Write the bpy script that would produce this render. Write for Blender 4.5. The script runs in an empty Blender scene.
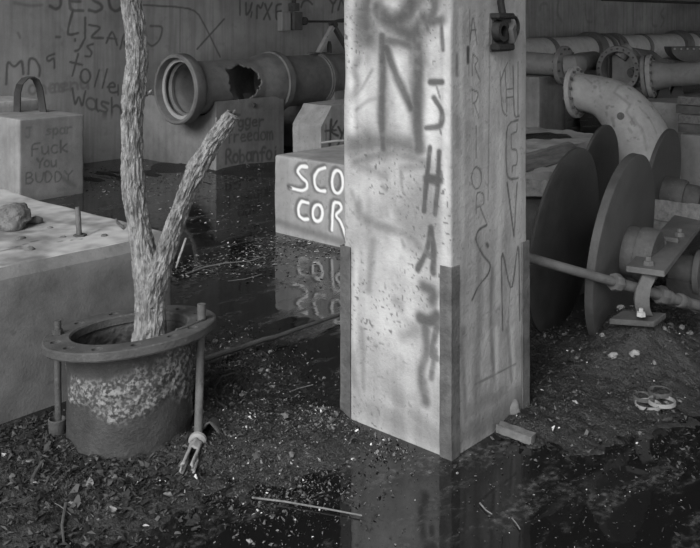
import bpy, bmesh, math, random
import numpy as np
from mathutils import Vector, Matrix

random.seed(7)
rng = np.random.default_rng(7)
S = bpy.context.scene
COL = S.collection

# ------------------------------------------------------------------ camera, world, light
H = 1.6            # camera height in metres
FPX, CX, HZ = 884.0, 350.0, 20.0      # focal length in pixels, centre column, horizon row (700x548)
F = np.array([0.743, 0.669]); F /= np.linalg.norm(F)
R = np.array([F[1], -F[0]])
cam = bpy.data.cameras.new('camera'); co = bpy.data.objects.new('camera', cam); COL.objects.link(co)
co.location = (0, 0, H)
co.rotation_euler = (math.pi/2, 0, -math.atan2(F[0], F[1]))
cam.sensor_width = 36; cam.lens = 36*FPX/700; cam.shift_y = (HZ-274)/700.0
cam.clip_start = .05; cam.clip_end = 200
S.camera = co

w = bpy.data.worlds.new('overcast_sky'); S.world = w; w.use_nodes = True
w.node_tree.nodes['Background'].inputs[0].default_value = (1, 1, 1, 1)
w.node_tree.nodes['Background'].inputs[1].default_value = .55
sun = bpy.data.lights.new('sun', 'SUN'); so = bpy.data.objects.new('sun', sun); COL.objects.link(so)
sun.energy = 2.3; sun.angle = math.radians(44)
sd = Vector((0.82, 0.22, -0.58)).normalized()      # direction the light travels
so.rotation_euler = sd.to_track_quat('-Z', 'Y').to_euler()
so.location = (-8, -4, 8)

vs = S.view_settings
vs.view_transform = 'Standard'; vs.look = 'None'; vs.gamma = 1; vs.use_curve_mapping = False
vs.exposure = 1.0

# ------------------------------------------------------------------ picture geometry -> metres
def ray(px, py):
    t = (px-CX)/FPX
    d = F + t*R
    return np.array([d[0], d[1], -(py-HZ)/FPX])
CAM = np.array([0, 0, H])
def PD(px, py, d): return CAM + ray(px, py)*d
def PZ(px, py, z=0.0):
    r = ray(px, py); return CAM + r*((z-H)/r[2])
def PX(px, py, X):
    r = ray(px, py); return CAM + r*(X/r[0])
def PY(px, py, Y):
    r = ray(px, py); return CAM + r*(Y/r[1])
def proj(p):
    d = p[0]*F[0]+p[1]*F[1]; s = p[0]*R[0]+p[1]*R[1]
    return CX+FPX*s/d, HZ+FPX*(H-p[2])/d, d

# ------------------------------------------------------------------ noise
def _hash(i, j, k, seed):
    n = (i*374761393 + j*668265263 + k*2147483647 + seed*974711) & 0xffffffff
    n = ((n ^ (n >> 13))*1274126177) & 0xffffffff
    n = (n ^ (n >> 16)) & 0xffffffff
    return n/4294967295.0
def vnoise(P, seed=0):
    P = np.asarray(P, float); f = np.floor(P); u = P-f; u = u*u*(3-2*u); f = f.astype(np.int64)
    r = 0
    for a in (0, 1):
        for b in (0, 1):
            for c in (0, 1):
                h = _hash(f[:, 0]+a, f[:, 1]+b, f[:, 2]+c, seed)
                r = r + h*(u[:, 0] if a else 1-u[:, 0])*(u[:, 1] if b else 1-u[:, 1])*(u[:, 2] if c else 1-u[:, 2])
    return r*2-1
def fbm(P, o=4, seed=0):
    P = np.asarray(P, float); r = 0; a = 1; t = 0
    for k in range(o):
        r = r + a*vnoise(P*(2**k)+k*7.3, seed+k); t += a; a *= .5
    return r/t
def sstep(x): x = np.clip(x, 0, 1); return x*x*(3-2*x)

# ------------------------------------------------------------------ materials
def mat(name, lo, hi, rough=.8, scale=6.0, bump=.25, bscale=60., streak=0., spec=.3, metal=0., paint=True,
        dark=.035, pale=.75, bdist=.01, spots=0., spotv=.05, spotscale=40., stretch=(1, 1, 1), detail=8., contrast=(.3, .7), breakup=0.):
    m = bpy.data.materials.new(name); m.use_nodes = True
    nt = m.node_tree; N = nt.nodes; L = nt.links
    b = N['Principled BSDF']; b.inputs['Metallic'].default_value = metal
    b.inputs['Specular IOR Level'].default_value = spec
    tc = N.new('ShaderNodeTexCoord'); mp = N.new('ShaderNodeMapping'); L.new(tc.outputs['Object'], mp.inputs[0])
    mp.inputs['Scale'].default_value = stretch
    n1 = N.new('ShaderNodeTexNoise'); n1.inputs['Scale'].default_value = scale; n1.inputs['Detail'].default_value = detail
    n1.inputs['Roughness'].default_value = .68; L.new(mp.outputs[0], n1.inputs['Vector'])
    r1 = N.new('ShaderNodeMapRange'); r1.inputs[1].default_value = contrast[0]; r1.inputs[2].default_value = contrast[1]
    r1.inputs[3].default_value = lo; r1.inputs[4].default_value = hi
    L.new(n1.outputs[0], r1.inputs[0]); val = r1.outputs[0]
    def mixv(a, bval, fac):
        x = N.new('ShaderNodeMix'); x.data_type = 'FLOAT'
        L.new(fac, x.inputs['Factor']); L.new(a, x.inputs[2])
        if isinstance(bval, float): x.inputs[3].default_value = bval
        else: L.new(bval, x.inputs[3])
        return x.outputs[0]
    if streak:
        ms = N.new('ShaderNodeMapping'); ms.inputs['Scale'].default_value = (9, 9, .55); L.new(tc.outputs['Object'], ms.inputs[0])
        ns = N.new('ShaderNodeTexNoise'); ns.inputs['Scale'].default_value = 1.6; ns.inputs['Detail'].default_value = 5; L.new(ms.outputs[0], ns.inputs['Vector'])
        rs = N.new('ShaderNodeMapRange'); rs.inputs[1].default_value = .45; rs.inputs[2].default_value = .75; rs.inputs[3].default_value = 0; rs.inputs[4].default_value = streak
        L.new(ns.outputs[0], rs.inputs[0]); val = mixv(val, lo*.55, rs.outputs[0])
    if spots:
        n2 = N.new('ShaderNodeTexNoise'); n2.inputs['Scale'].default_value = spotscale; n2.inputs['Detail'].default_value = 3; L.new(tc.outputs['Object'], n2.inputs['Vector'])
        r2 = N.new('ShaderNodeMapRange'); r2.inputs[1].default_value = .62; r2.inputs[2].default_value = .7; r2.inputs[3].default_value = 0; r2.inputs[4].default_value = spots
        L.new(n2.outputs[0], r2.inputs[0]); val = mixv(val, spotv, r2.outputs[0])
    if paint:
        for nm, v in (('pale', pale), ('dark', dark)):
            at = N.new('ShaderNodeAttribute'); at.attribute_name = nm
            fac = at.outputs['Fac']
            if nm == 'pale' and breakup:
                nk = N.new('ShaderNodeTexNoise'); nk.inputs['Scale'].default_value = breakup; nk.inputs['Detail'].default_value = 4; L.new(tc.outputs['Object'], nk.inputs['Vector'])
                rk = N.new('ShaderNodeMapRange'); rk.inputs[1].default_value = .44; rk.inputs[2].default_value = .58; L.new(nk.outputs[0], rk.inputs[0])
                mk = N.new('ShaderNodeMath'); mk.operation = 'MULTIPLY'; L.new(fac, mk.inputs[0]); L.new(rk.outputs[0], mk.inputs[1]); fac = mk.outputs[0]
            val = mixv(val, v, fac)
    L.new(val, b.inputs['Base Color'])
    nr = N.new('ShaderNodeMapRange'); nr.inputs[3].default_value = max(0, rough-.12); nr.inputs[4].default_value = min(1, rough+.12)
    L.new(n1.outputs[0], nr.inputs[0]); L.new(nr.outputs[0], b.inputs['Roughness'])
    nb = N.new('ShaderNodeTexNoise'); nb.inputs['Scale'].default_value = bscale; nb.inputs['Detail'].default_value = 6; nb.inputs['Roughness'].default_value = .65
    L.new(mp.outputs[0], nb.inputs['Vector'])
    bp = N.new('ShaderNodeBump'); bp.inputs['Strength'].default_value = bump; bp.inputs['Distance'].default_value = bdist
    L.new(nb.outputs[0], bp.inputs['Height']); L.new(bp.outputs[0], b.inputs['Normal'])
    return m

M = {}
M['pillar'] = mat('pillar_concrete', .22, .38, .85, 4.5, .5, 45, streak=.5, dark=.03, pale=.54, spots=.5, spotv=.16, spotscale=46)
M['block'] = mat('block_concrete', .22, .38, .88, 4, .35, 50, streak=.35, dark=.075, pale=.85, spots=.35, spotv=.12, spotscale=30)
M['block_grey'] = mat('grey_concrete', .16, .27, .88, 4, .35, 50, streak=.3, dark=.075, pale=.85, spots=.3, spotv=.1, spotscale=30)
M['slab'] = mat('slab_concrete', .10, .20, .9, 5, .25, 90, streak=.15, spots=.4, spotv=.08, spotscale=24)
M['wall'] = mat('wall_concrete', .23, .40, .9, 1.3, .25, 30, streak=.5, dark=.07, pale=.4, spots=.15, spotv=.08, spotscale=9)
M['black_iron'] = mat('black_iron', .006, .02, .6, 9, .5, 60)
M['pale_stone'] = mat('pale_stone', .12, .27, .85, 14, .5, 60, paint=False)
M['ceiling'] = mat('ceiling_concrete', .06, .10, .9, 1.0, .2, 20)
M['rust'] = mat('rusted_iron', .04, .085, .75, 9, .5, 70, spec=.35, spots=.3, spotv=.15, spotscale=60)
M['drum'] = mat('scaled_iron', .026, .06, .7, 10, .6, 80, spec=.4, breakup=75., pale=.22, spots=.2, spotv=.13, spotscale=70)
M['pipe'] = mat('cast_pipe', .15, .28, .7, 5, .25, 50, spec=.35, spots=.2, spotv=.08, spotscale=18)
M['pipe_dark'] = mat('dark_cast_pipe', .10, .20, .7, 5, .3, 50, spec=.35, spots=.25, spotv=.05, spotscale=18)
M['pipe_pale'] = mat('pale_pipe', .24, .40, .75, 5, .3, 50, spec=.3, spots=.45, spotv=.09, spotscale=16, dark=.12)
M['iron_dark'] = mat('dark_iron', .035, .07, .62, 7, .3, 60, spec=.35, spots=.3, spotv=.07, spotscale=50)
M['iron_mid'] = mat('mid_iron', .06, .125, .65, 7, .3, 60, spec=.35, spots=.3, spotv=.05, spotscale=40)
M['steel'] = mat('bare_steel', .05, .14, .7, 9, .6, 60, spec=.35, streak=.5, spots=.5, spotv=.07, spotscale=60)
M['wall_pipe'] = mat('wall_pipe_iron', .48, .7, .7, 5, .3, 50, spots=.2, spotv=.15, spotscale=8)
M['bark'] = mat('bark', .10, .42, .9, 16, 1., 40, stretch=(3, 3, .7), paint=False, bdist=.02, detail=10, contrast=(.35, .65))
M['wood'] = mat('grey_wood', .09, .22, .85, 6, .6, 30, stretch=(1, 6, 6), paint=False)
M['stone'] = mat('stone', .06, .17, .85, 14, .5, 60, paint=False)
M['rubble'] = mat('rubble', .08, .2, .9, 10, .8, 50, paint=False, bdist=.02)

def litter_mat():
    m = bpy.data.materials.new('litter'); m.use_nodes = True; nt = m.node_tree; b = nt.nodes['Principled BSDF']
    at = nt.nodes.new('ShaderNodeAttribute'); at.attribute_name = 'tone'
    nt.links.new(at.outputs['Fac'], b.inputs['Base Color']); b.inputs['Roughness'].default_value = .75; b.inputs['Specular IOR Level'].default_value = .25
    return m
M['litter'] = litter_mat()

def mud_mat():
    m = mat('wet_mud', .008, .032, .45, 5, 1., 42, spec=.5, paint=False, bdist=.02, spots=.4, spotv=.09, spotscale=75)
    return m
M['mud'] = mud_mat()

def water_mat():
    m = bpy.data.materials.new('murky_water'); m.use_nodes = True; nt = m.node_tree; N = nt.nodes; L = nt.links
    b = N['Principled BSDF']; b.inputs['IOR'].default_value = 1.62
    tc = N.new('ShaderNodeTexCoord')
    # scum drifting on the surface
    n = N.new('ShaderNodeTexNoise'); n.inputs['Scale'].default_value = 2.1; n.inputs['Detail'].default_value = 9; n.inputs['Roughness'].default_value = .72
    mp = N.new('ShaderNodeMapping'); mp.inputs['Rotation'].default_value = (0, 0, .74); mp.inputs['Scale'].default_value = (1, 2.6, 1)
    L.new(tc.outputs['Object'], mp.inputs[0]); L.new(mp.outputs[0], n.inputs['Vector'])
    mr = N.new('ShaderNodeMapRange'); mr.inputs[1].default_value = .50; mr.inputs[2].default_value = .66; mr.inputs[4].default_value = .75
    L.new(n.outputs[0], mr.inputs[0])
    fine = N.new('ShaderNodeTexNoise'); fine.inputs['Scale'].default_value = 38; fine.inputs['Detail'].default_value = 6; L.new(tc.outputs['Object'], fine.inputs['Vector'])
    fr = N.new('ShaderNodeMapRange'); fr.inputs[1].default_value = .45; fr.inputs[2].default_value = .72; fr.inputs[3].default_value = .012; fr.inputs[4].default_value = .16
    L.new(fine.outputs[0], fr.inputs[0])
    mx = N.new('ShaderNodeMix'); mx.data_type = 'FLOAT'; mx.inputs[2].default_value = .008
    L.new(mr.outputs[0], mx.inputs[0]); L.new(fr.outputs[0], mx.inputs[3]); L.new(mx.outputs[0], b.inputs['Base Color'])
    rr = N.new('ShaderNodeMapRange'); rr.inputs[2].default_value = .75; rr.inputs[3].default_value = .035; rr.inputs[4].default_value = .42
    L.new(mr.outputs[0], rr.inputs[0]); L.new(rr.outputs[0], b.inputs['Roughness'])
    nb = N.new('ShaderNodeTexNoise'); nb.inputs['Scale'].default_value = 5; nb.inputs['Detail'].default_value = 3; L.new(tc.outputs['Object'], nb.inputs['Vector'])
    bp = N.new('ShaderNodeBump'); bp.inputs['Strength'].default_value = .05; bp.inputs['Distance'].default_value = .02
    L.new(nb.outputs[0], bp.inputs['Height']); L.new(bp.outputs[0], b.inputs['Normal'])
    return m
M['water'] = water_mat()

# ------------------------------------------------------------------ mesh builder
class MB:
    def __init__(s): s.v = []; s.f = []; s.n = 0; s.attr = {}
    def add(s, V, Fc, **at):
        V = np.asarray(V, float); s.v.append(V)
        s.f += [tuple(int(i)+s.n for i in f) for f in Fc]
        for k in set(list(s.attr)+list(at)):
            if k not in s.attr: s.attr[k] = [np.zeros(s.n)] if s.n else []
            s.attr[k].append(np.asarray(at[k], float) if k in at else np.zeros(len(V)))
        s.n += len(V); return s
    def box(s, c, ax, ay, az, taper=None):
        c, ax, ay, az = [np.asarray(q, float) for q in (c, ax, ay, az)]
        V = [c+i*ax+j*ay+k*az for k in (-1, 1) for j in (-1, 1) for i in (-1, 1)]
        return s.add(V, [(0, 2, 3, 1), (4, 5, 7, 6), (0, 1, 5, 4), (2, 6, 7, 3), (0, 4, 6, 2), (1, 3, 7, 5)])
    def tube(s, P, r, n=24, cap=True, inner=None, start=0.):
        P = np.asarray(P, float); m = len(P); r = np.broadcast_to(np.asarray(r, float), (m,))
        T = np.gradient(P, axis=0) if m > 2 else np.repeat((P[1]-P[0])[None], 2, 0)
        T /= np.linalg.norm(T, axis=1)[:, None]
        up = np.array([0, 0, 1.]) if abs(T[0][2]) < .9 else np.array([1., 0, 0])
        A = np.cross(T[0], up); A /= np.linalg.norm(A); V = []
        for i in range(m):
            A = A-T[i]*A.dot(T[i]); A /= np.linalg.norm(A); B = np.cross(T[i], A)
            th = np.arange(n)*2*math.pi/n+start
            V.append(P[i]+r[i]*(np.cos(th)[:, None]*A+np.sin(th)[:, None]*B))
        V = np.concatenate(V); fs = []
        for i in range(m-1):
            for j in range(n):
                k = (j+1) % n
                fs.append((i*n+j, i*n+k, (i+1)*n+k, (i+1)*n+j))
        if cap: fs.append(tuple(range(n))[::-1]); fs.append(tuple((m-1)*n+j for j in range(n)))
        return s.add(V, fs)
    def lathe(s, o, axis, prof, n=40, closed=True, ref=None):
        """prof: list of (along axis, radius); closed ring profile"""
        o = np.asarray(o, float); T = np.asarray(axis, float); T /= np.linalg.norm(T)
        up = np.array([0, 0, 1.]) if abs(T[2]) < .9 else np.array([1., 0, 0])
        A = np.cross(T, up); A /= np.linalg.norm(A); B = np.cross(T, A)
        th = np.arange(n)*2*math.pi/n; ring = np.cos(th)[:, None]*A+np.sin(th)[:, None]*B
        V = np.concatenate([o+a*T+r*ring for a, r in prof]); m = len(prof); fs = []
        for i in range(m if closed else m-1):
            i2 = (i+1) % m
            for j in range(n):
                k = (j+1) % n; fs.append((i*n+j, i*n+k, i2*n+k, i2*n+j))
        if not closed: fs.append(tuple(range(n))[::-1]); fs.append(tuple((m-1)*n+j for j in range(n)))
        return s.add(V, fs)
    def prism(s, poly, ext):
        poly = np.asarray(poly, float); m = len(poly); ext = np.asarray(ext, float)
        V = np.concatenate([poly, poly+ext])
        return s.add(V, [tuple(range(m))[::-1], tuple(range(m, 2*m))]+[(i, (i+1) % m, (i+1) % m+m, i+m) for i in range(m)])
    def verts(s): return np.concatenate(s.v)

def tag(o, label=None, cat=None, group=None, kind=None):
    if label: o['label'] = label
    if cat: o['category'] = cat
    if group: o['group'] = group
    if kind: o['kind'] = kind
    return o
def attach(o, parent):
    o.parent = parent; o.matrix_parent_inverse = Matrix.Translation(parent.location).inverted()
def make(name, mb, material, parent=None, smooth=35, bevel=0., label=None, cat=None, group=None, kind=None, fixn=True):
    me = bpy.data.meshes.new(name)
    me.from_pydata(mb.verts().tolist() if isinstance(mb, MB) else mb[0], [], mb.f if isinstance(mb, MB) else mb[1])
    if isinstance(mb, MB):
        for k, a in mb.attr.items():
            at = me.attributes.new(k, 'FLOAT', 'POINT'); at.data.foreach_set('value', np.concatenate(a).astype(np.float32))
    me.materials.append(M[material] if isinstance(material, str) else material)
    if fixn or bevel:
        bm = bmesh.new(); bm.from_mesh(me)
        if bevel: bmesh.ops.bevel(bm, geom=list(bm.edges), offset=bevel, segments=1, affect='EDGES', clamp_overlap=True)
        if fixn: bmesh.ops.recalc_face_normals(bm, faces=bm.faces)
        bm.to_mesh(me); bm.free()
    if smooth:
        me.polygons.foreach_set('use_smooth', [True]*len(me.polygons)); me.set_sharp_from_angle(angle=math.radians(smooth))
    o = bpy.data.objects.new(name, me); COL.objects.link(o)
    if parent: attach(o, parent)
    return tag(o, label, cat, group, kind)
def thing(name, label, cat, loc, group=None):
    o = bpy.data.objects.new(name, None); COL.objects.link(o); o.location = [float(q) for q in loc]
    o.empty_display_size = .1
    return tag(o, label, cat, group)

# ------------------------------------------------------------------ lettering: stroke font in a unit box
def arc(cx, cy, rx, ry, a0, a1, n=9):
    return [(cx+rx*math.cos(math.radians(a0+(a1-a0)*i/n)), cy+ry*math.sin(math.radians(a0+(a1-a0)*i/n))) for i in range(n+1)]
GL = {
 'A': [[(0, 0), (.5, 1), (1, 0)], [(.2, .4), (.8, .4)]],
 'B': [[(0, 0), (0, 1), (.6, 1), (.8, .78), (.5, .52), (0, .5)], [(.5, .52), (.95, .3), (.6, 0), (0, 0)]],
 'C': [arc(.55, .5, .5, .5, 50, 310)],
 'D': [[(0, 0), (0, 1), (.5, .95), (.9, .5), (.5, .05), (0, 0)]],
 'E': [[(.9, 1), (0, 1), (0, 0), (.9, 0)], [(0, .5), (.7, .5)]],
 'F': [[(1, 1), (0, 1), (0, 0)], [(0, .55), (.7, .55)]],
 'H': [[(0, 0), (0, 1)], [(1, 0), (1, 1)], [(0, .5), (1, .5)]],
 'J': [[(.1, 1), (1, 1)], [(.7, 1), (.75, .2), (.4, 0), (0, .15)]],
 'K': [[(0, 0), (0, 1)], [(.9, 1), (0, .45), (.9, 0)]],
 'L': [[(.3, 1), (0, 0), (.8, .1)]],
 'M': [[(0, 0), (.1, 1), (.5, .4), (.9, 1), (1, 0)]],
 'N': [[(0, 0), (0, 1), (1, 0), (1, 1)]],
 'O': [arc(.5, .5, .48, .5, 90, 450, 14)],
 'R': [[(0, 0), (0, 1), (.6, 1), (.85, .75), (.5, .5), (0, .45)], [(.3, .48), (1, 0)]],
 'S': [[(.95, .9), (.5, 1), (.1, .8), (.3, .55), (.75, .42), (.9, .2), (.5, 0), (0, .08)]],
 'T': [[(0, 1), (1, 1)], [(.5, 1), (.5, 0)]],
 'U': [[(0, 1), (.05, .25), (.45, 0), (.85, .2), (1, 1)]],
 'V': [[(0, 1), (.5, 0), (1, 1)]],
 'W': [[(0, 1), (.2, 0), (.5, .7), (.75, 0), (1, 1)]],
 'X': [[(0, 1), (1, 0)], [(0, 0), (1, 1)]],
 'Y': [[(0, 1), (.5, .5), (1, 1)], [(.5, .5), (.45, 0)]],
 'Z': [[(0, 1), (1, 1), (0, 0), (1, 0)]],
 'a': [arc(.45, .33, .4, .33, 30, 390, 10), [(.88, .65), (.85, .1), (1, 0)]],
 'b': [[(.08, 1), (.08, 0)], arc(.45, .33, .38, .33, 160, -200, 10)],
 'c': [arc(.5, .33, .45, .33, 50, 310)],
 'd': [arc(.42, .33, .4, .33, 20, 380, 10), [(.85, 1), (.85, 0)]],
 'e': [[(.05, .35), (.85, .4), (.7, .66), (.3, .66), (.05, .35), (.3, .02), (.85, .1)]],
 'f': [[(.9, .9), (.6, 1), (.4, .8), (.4, 0)], [(.1, .6), (.8, .6)]],
 'g': [arc(.45, .35, .4, .33, 20, 380, 10), [(.88, .66), (.85, -.15), (.4, -.35), (.1, -.2)]],
 'h': [[(.05, 1), (.05, 0)], [(.05, .4), (.4, .65), (.75, .5), (.8, 0)]],
 'i': [[(.4, .62), (.4, 0)], [(.4, .88), (.42, .92)]],
 'k': [[(.05, 1), (.05, 0)], [(.8, .65), (.1, .3), (.85, 0)]],
 'l': [[(.5, 1), (.3, 0)]],
 'm': [[(.02, .65), (.02, 0)], [(.02, .45), (.25, .65), (.45, .5), (.48, 0)], [(.48, .45), (.72, .65), (.95, .5), (.98, 0)]],
 'n': [[(.05, .65), (.05, 0)], [(.05, .4), (.4, .66), (.8, .5), (.85, 0)]],
 'o': [arc(.48, .33, .42, .33, 90, 450, 12)],
 'p': [[(.05, .65), (.05, -.35)], arc(.45, .33, .4, .33, 160, -200, 10)],
 'q': [arc(.42, .4, .4, .3, 20, 380, 10), [(.85, .75), (.8, -.1)]],
 'r': [[(.1, .65), (.1, 0)], [(.1, .4), (.4, .62), (.8, .6)]],
 's': [[(.8, .6), (.3, .66), (.2, .42), (.75, .25), (.6, .02), (.1, .06)]],
 't': [[(.5, 1), (.45, .1), (.7, 0)], [(.1, .7), (.9, .65)]],
 'u': [[(.05, .65), (.1, .1), (.5, 0), (.8, .25)], [(.85, .65), (.9, 0)]],
 'y': [[(.05, .65), (.45, .1)], [(.95, .7), (.3, -.35)]],
}
def text(s, x, y, cw, ch, slope=0., adv=1.25, width=1.6, st=.8, soft=.6, ch_name='dark', jit=.06):
    """strokes in picture pixels; (x, y) = foot of the first letter"""
    out = []; rr = random.Random(s+str(x))
    for c in s:
        if c != ' ':
            jy = rr.uniform(-jit, jit)*ch; js = rr.uniform(.92, 1.08)
            for pl in GL[c]:
                out.append((ch_name, [(x+gx*cw, y+slope*0-gy*ch*js+jy+slope*(gx*cw)) for gx, gy in pl], width, soft, st*rr.uniform(.8, 1)))
        x += cw*adv; y += slope*cw*adv
    return out
def L_(pts, width=2., soft=.6, st=.8, ch='dark'): return (ch, pts, width, soft, st)

def chaikin(P, it=2):
    if len(P) < 3: return P
    for k in range(it):
        a, b = P[:-1], P[1:]; w_ = .2 if k == 0 else .25
        Q_ = np.empty((2*len(a), P.shape[1])); Q_[0::2] = a*(1-w_)+b*w_; Q_[1::2] = a*w_+b*(1-w_)
        P = np.vstack([P[:1], Q_[1:-1], P[-1:]]) if np.linalg.norm(P[0]-P[-1]) > 1e-6 else np.vstack([Q_, Q_[:1]])
    return P
def field(Q, strokes, toplane, scale, mod=False):
    """Q: Nx2 in-plane metres. strokes in pixels mapped by toplane; width in px * scale(m/px at the stroke)"""
    out = {'dark': np.zeros(len(Q)), 'pale': np.zeros(len(Q))}
    wob = fbm(np.c_[Q*25, np.zeros(len(Q))], 3, 11)
    for ch, pts, wd, soft, st in strokes:
        over = ch == 'over'; ch = 'pale' if over else ch
        P = chaikin(np.array([toplane(*p) for p in pts])); sc = scale(*pts[0])
        W = wd*sc*.5; lo = P.min(0)-W*2; hi = P.max(0)+W*2
        I = np.where((Q[:, 0] > lo[0]) & (Q[:, 0] < hi[0]) & (Q[:, 1] > lo[1]) & (Q[:, 1] < hi[1]))[0]
        if not len(I): continue
        q = Q[I]; D = np.full(len(I), 1e9)
        for a, b in zip(P[:-1], P[1:]):
            ab = b-a; L2 = max(ab.dot(ab), 1e-12)
            t = np.clip(((q-a)@ab)/L2, 0, 1); D = np.minimum(D, np.linalg.norm(q-a-t[:, None]*ab, axis=1))
        D = D*(1+.35*wob[I])
        v = st*sstep(1-(D/W-(1-soft))/(2*soft))
        out[ch][I] = np.maximum(out[ch][I], v)
        if over: out['dark'][I] *= 1-v
    if mod:
        N1 = fbm(np.c_[Q*7, np.full(len(Q), 3.)], 4, 44); N2 = fbm(np.c_[Q*38, np.full(len(Q), 5.)], 2, 45)
        out['pale'] *= np.clip(.62+.9*N1+.25*N2, 0, 1)
        st_ = sstep((fbm(np.c_[Q*np.array([5, 2.2]), np.full(len(Q), 9.)], 4, 46)-.02)/.5)
        out['dark'] = np.clip(np.maximum(out['dark']*np.clip(1.02+.3*N2+.15*N1, 0, 1), .40*st_), 0, 1)
        pit = sstep((fbm(np.c_[Q*105, np.full(len(Q), 1.)], 1, 47)-.62)/.15)*sstep((fbm(np.c_[Q*4, np.full(len(Q), 2.)], 2, 48)+.1)/.3)
        out['dark'] = np.maximum(out['dark'], .7*pit)
    return out

def grid_axis(lo, hi, res, r):
    n = max(1, int(round((hi-lo-2*r)/res)))
    a = np.linspace(lo+r, hi-r, n+1)
    return np.concatenate([[lo], [lo+r*.3], a, [hi-r*.3], [hi]]) if r > 0 else np.linspace(lo, hi, n+1)

def face_grid(mb, u, v, place, mod=False, strokes=None, plane=None):
    U, Vv = np.meshgrid(u, v, indexing='ij'); Q = np.c_[U.ravel(), Vv.ravel()]
    P = place(Q); nu, nv = len(u), len(v)
    idx = np.arange(nu*nv).reshape(nu, nv)
    fs = np.stack([idx[:-1, :-1], idx[1:, :-1], idx[1:, 1:], idx[:-1, 1:]], -1).reshape(-1, 4)
    at = {}
    if strokes: at = field(Q, strokes, plane[0], plane[1], mod)
    mb.add(P, fs.tolist(), **at)

def block(name, x0, x1, y0, y1, z0, z1, material, rnd=.012, amp=.004, res=.05, paint=None, pres=.008, chip=.0, parent=None, seed=0,
          faces='-x -y +z +x +y', shape=None, top_light=0., mod=False, sharp=40, **kw):
    """rounded, slightly uneven concrete block; paint = {'-x': strokes, '-y': strokes}"""
    mb = MB(); paint = paint or {}
    lo = np.array([x0, y0, z0]); hi = np.array([x1, y1, z1])
    def fin(P):
        if chip:
            n = fbm(P*5, 3, seed+3); rr = rnd*(1+chip*np.clip(n+.1, 0, 1)*6)
        else: rr = np.full(len(P), rnd)
        rr = rr[:, None]
        c = np.clip(P, lo+rr, hi-rr); c[:, 2] = np.clip(P[:, 2], z0, hi[2]-rr[:, 0])
        d = P-c; L = np.linalg.norm(d, axis=1)[:, None]
        P2 = np.where(L > 1e-9, c+d/np.maximum(L, 1e-9)*np.minimum(L, rr), P)
        ctr = (lo+hi)/2; o = (P2-ctr)/(hi-lo)
        o /= np.linalg.norm(o, axis=1)[:, None]
        P2 = P2 + o*(fbm(P*3.3, 4, seed)*amp)[:, None]
        return shape(P2) if shape else P2
    for f in faces.split():
        st = paint.get(f); r = pres if st else res
        if f[1] == 'x':
            X = x0 if f[0] == '-' else x1
            face_grid(mb, grid_axis(y0, y1, r, rnd), grid_axis(z0, z1, r, rnd), lambda Q, X=X: fin(np.c_[np.full(len(Q), X), Q]), mod, strokes=st,
                      plane=(lambda a, b, X=X: PX(a, b, X)[1:], lambda a, b, X=X: X/ray(a, b)[0]/FPX))
        elif f[1] == 'y':
            Y = y0 if f[0] == '-' else y1
            face_grid(mb, grid_axis(x0, x1, r, rnd), grid_axis(z0, z1, r, rnd), lambda Q, Y=Y: fin(np.c_[Q[:, 0], np.full(len(Q), Y), Q[:, 1]]), False, strokes=st,
                      plane=(lambda a, b, Y=Y: PY(a, b, Y)[[0, 2]], lambda a, b, Y=Y: Y/ray(a, b)[1]/FPX))
        else:
            Z = z1 if f[0] == '+' else z0
            n_before = mb.n
            face_grid(mb, grid_axis(x0, x1, r, rnd), grid_axis(y0, y1, r, rnd), lambda Q, Z=Z: fin(np.c_[Q, np.full(len(Q), Z)]), strokes=st, plane=(lambda a, b, Z=Z: PZ(a, b, Z)[:2], lambda a, b, Z=Z: (Z-H)/ray(a, b)[2]/FPX))
            if top_light:  # top face coloured paler, in noisy patches, to stand for light from above
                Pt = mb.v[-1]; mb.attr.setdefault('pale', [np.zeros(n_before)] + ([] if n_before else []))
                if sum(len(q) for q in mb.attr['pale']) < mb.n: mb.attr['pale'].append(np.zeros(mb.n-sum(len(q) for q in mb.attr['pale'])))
                mb.attr['pale'][-1] = top_light*np.clip(.5+1.3*fbm(Pt*4, 4, seed+7)+.5*fbm(Pt*18, 2, seed+8), 0, 1)
    me = make(name, mb, material, parent, smooth=0, fixn=False, **kw)
    bm = bmesh.new(); bm.from_mesh(me.data)
    bmesh.ops.remove_doubles(bm, verts=bm.verts, dist=.0004); bmesh.ops.recalc_face_normals(bm, faces=bm.faces)
    bm.to_mesh(me.data); bm.free()
    me.data.polygons.foreach_set('use_smooth', [True]*len(me.data.polygons)); me.data.set_sharp_from_angle(angle=math.radians(sharp))
    return me

# ================================================================== THE SETTING
# ---- ground: wet mud with hollows that hold water
mounds = []   # px, py, radius (m), height
for q in [(20, 455, .35, .02), (70, 490, .35, .010), (135, 500, .3, .006), (60, 520, .4, .012), (15, 500, .4, .02), (200, 440, .2, .02), (225, 415, .3, .03), (250, 380, .22, .03),
          (225, 350, .3, .025), (255, 440, .25, .025), (290, 440, .2, .03), (325, 428, .16, .035), (380, 440, .14, .008), (215, 500, .25, .012), (270, 480, .25, .014), (330, 455, .14, .02),
          (550, 350, .35, .03), (600, 360, .35, .035), (640, 345, .3, .05), (690, 300, .35, .13), (690, 340, .3, .06), (600, 395, .4, .018), (680, 385, .4, .02),
          (520, 428, .12, .04), (560, 420, .25, .012), (580, 450, .3, .006), (655, 450, .35, .004), (555, 400, .3, .02),
          (200, 165, .5, .05), (240, 165, .5, .04), (100, 178, .5, .03), (265, 172, .4, .03), (310, 243, .25, .02), (300, 258, .2, .012),
          (30, 300, .8, .03), (560, 200, .7, .06), (640, 220, .7, .07), (700, 250, .6, .08)]:
    c = PZ(q[0], q[1], 0); mounds.append((c[0], c[1], q[2], q[3]))
bc_ = PD(638, 318, 4.13); mounds.append((bc_[0], bc_[1], .2, .165))
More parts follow.
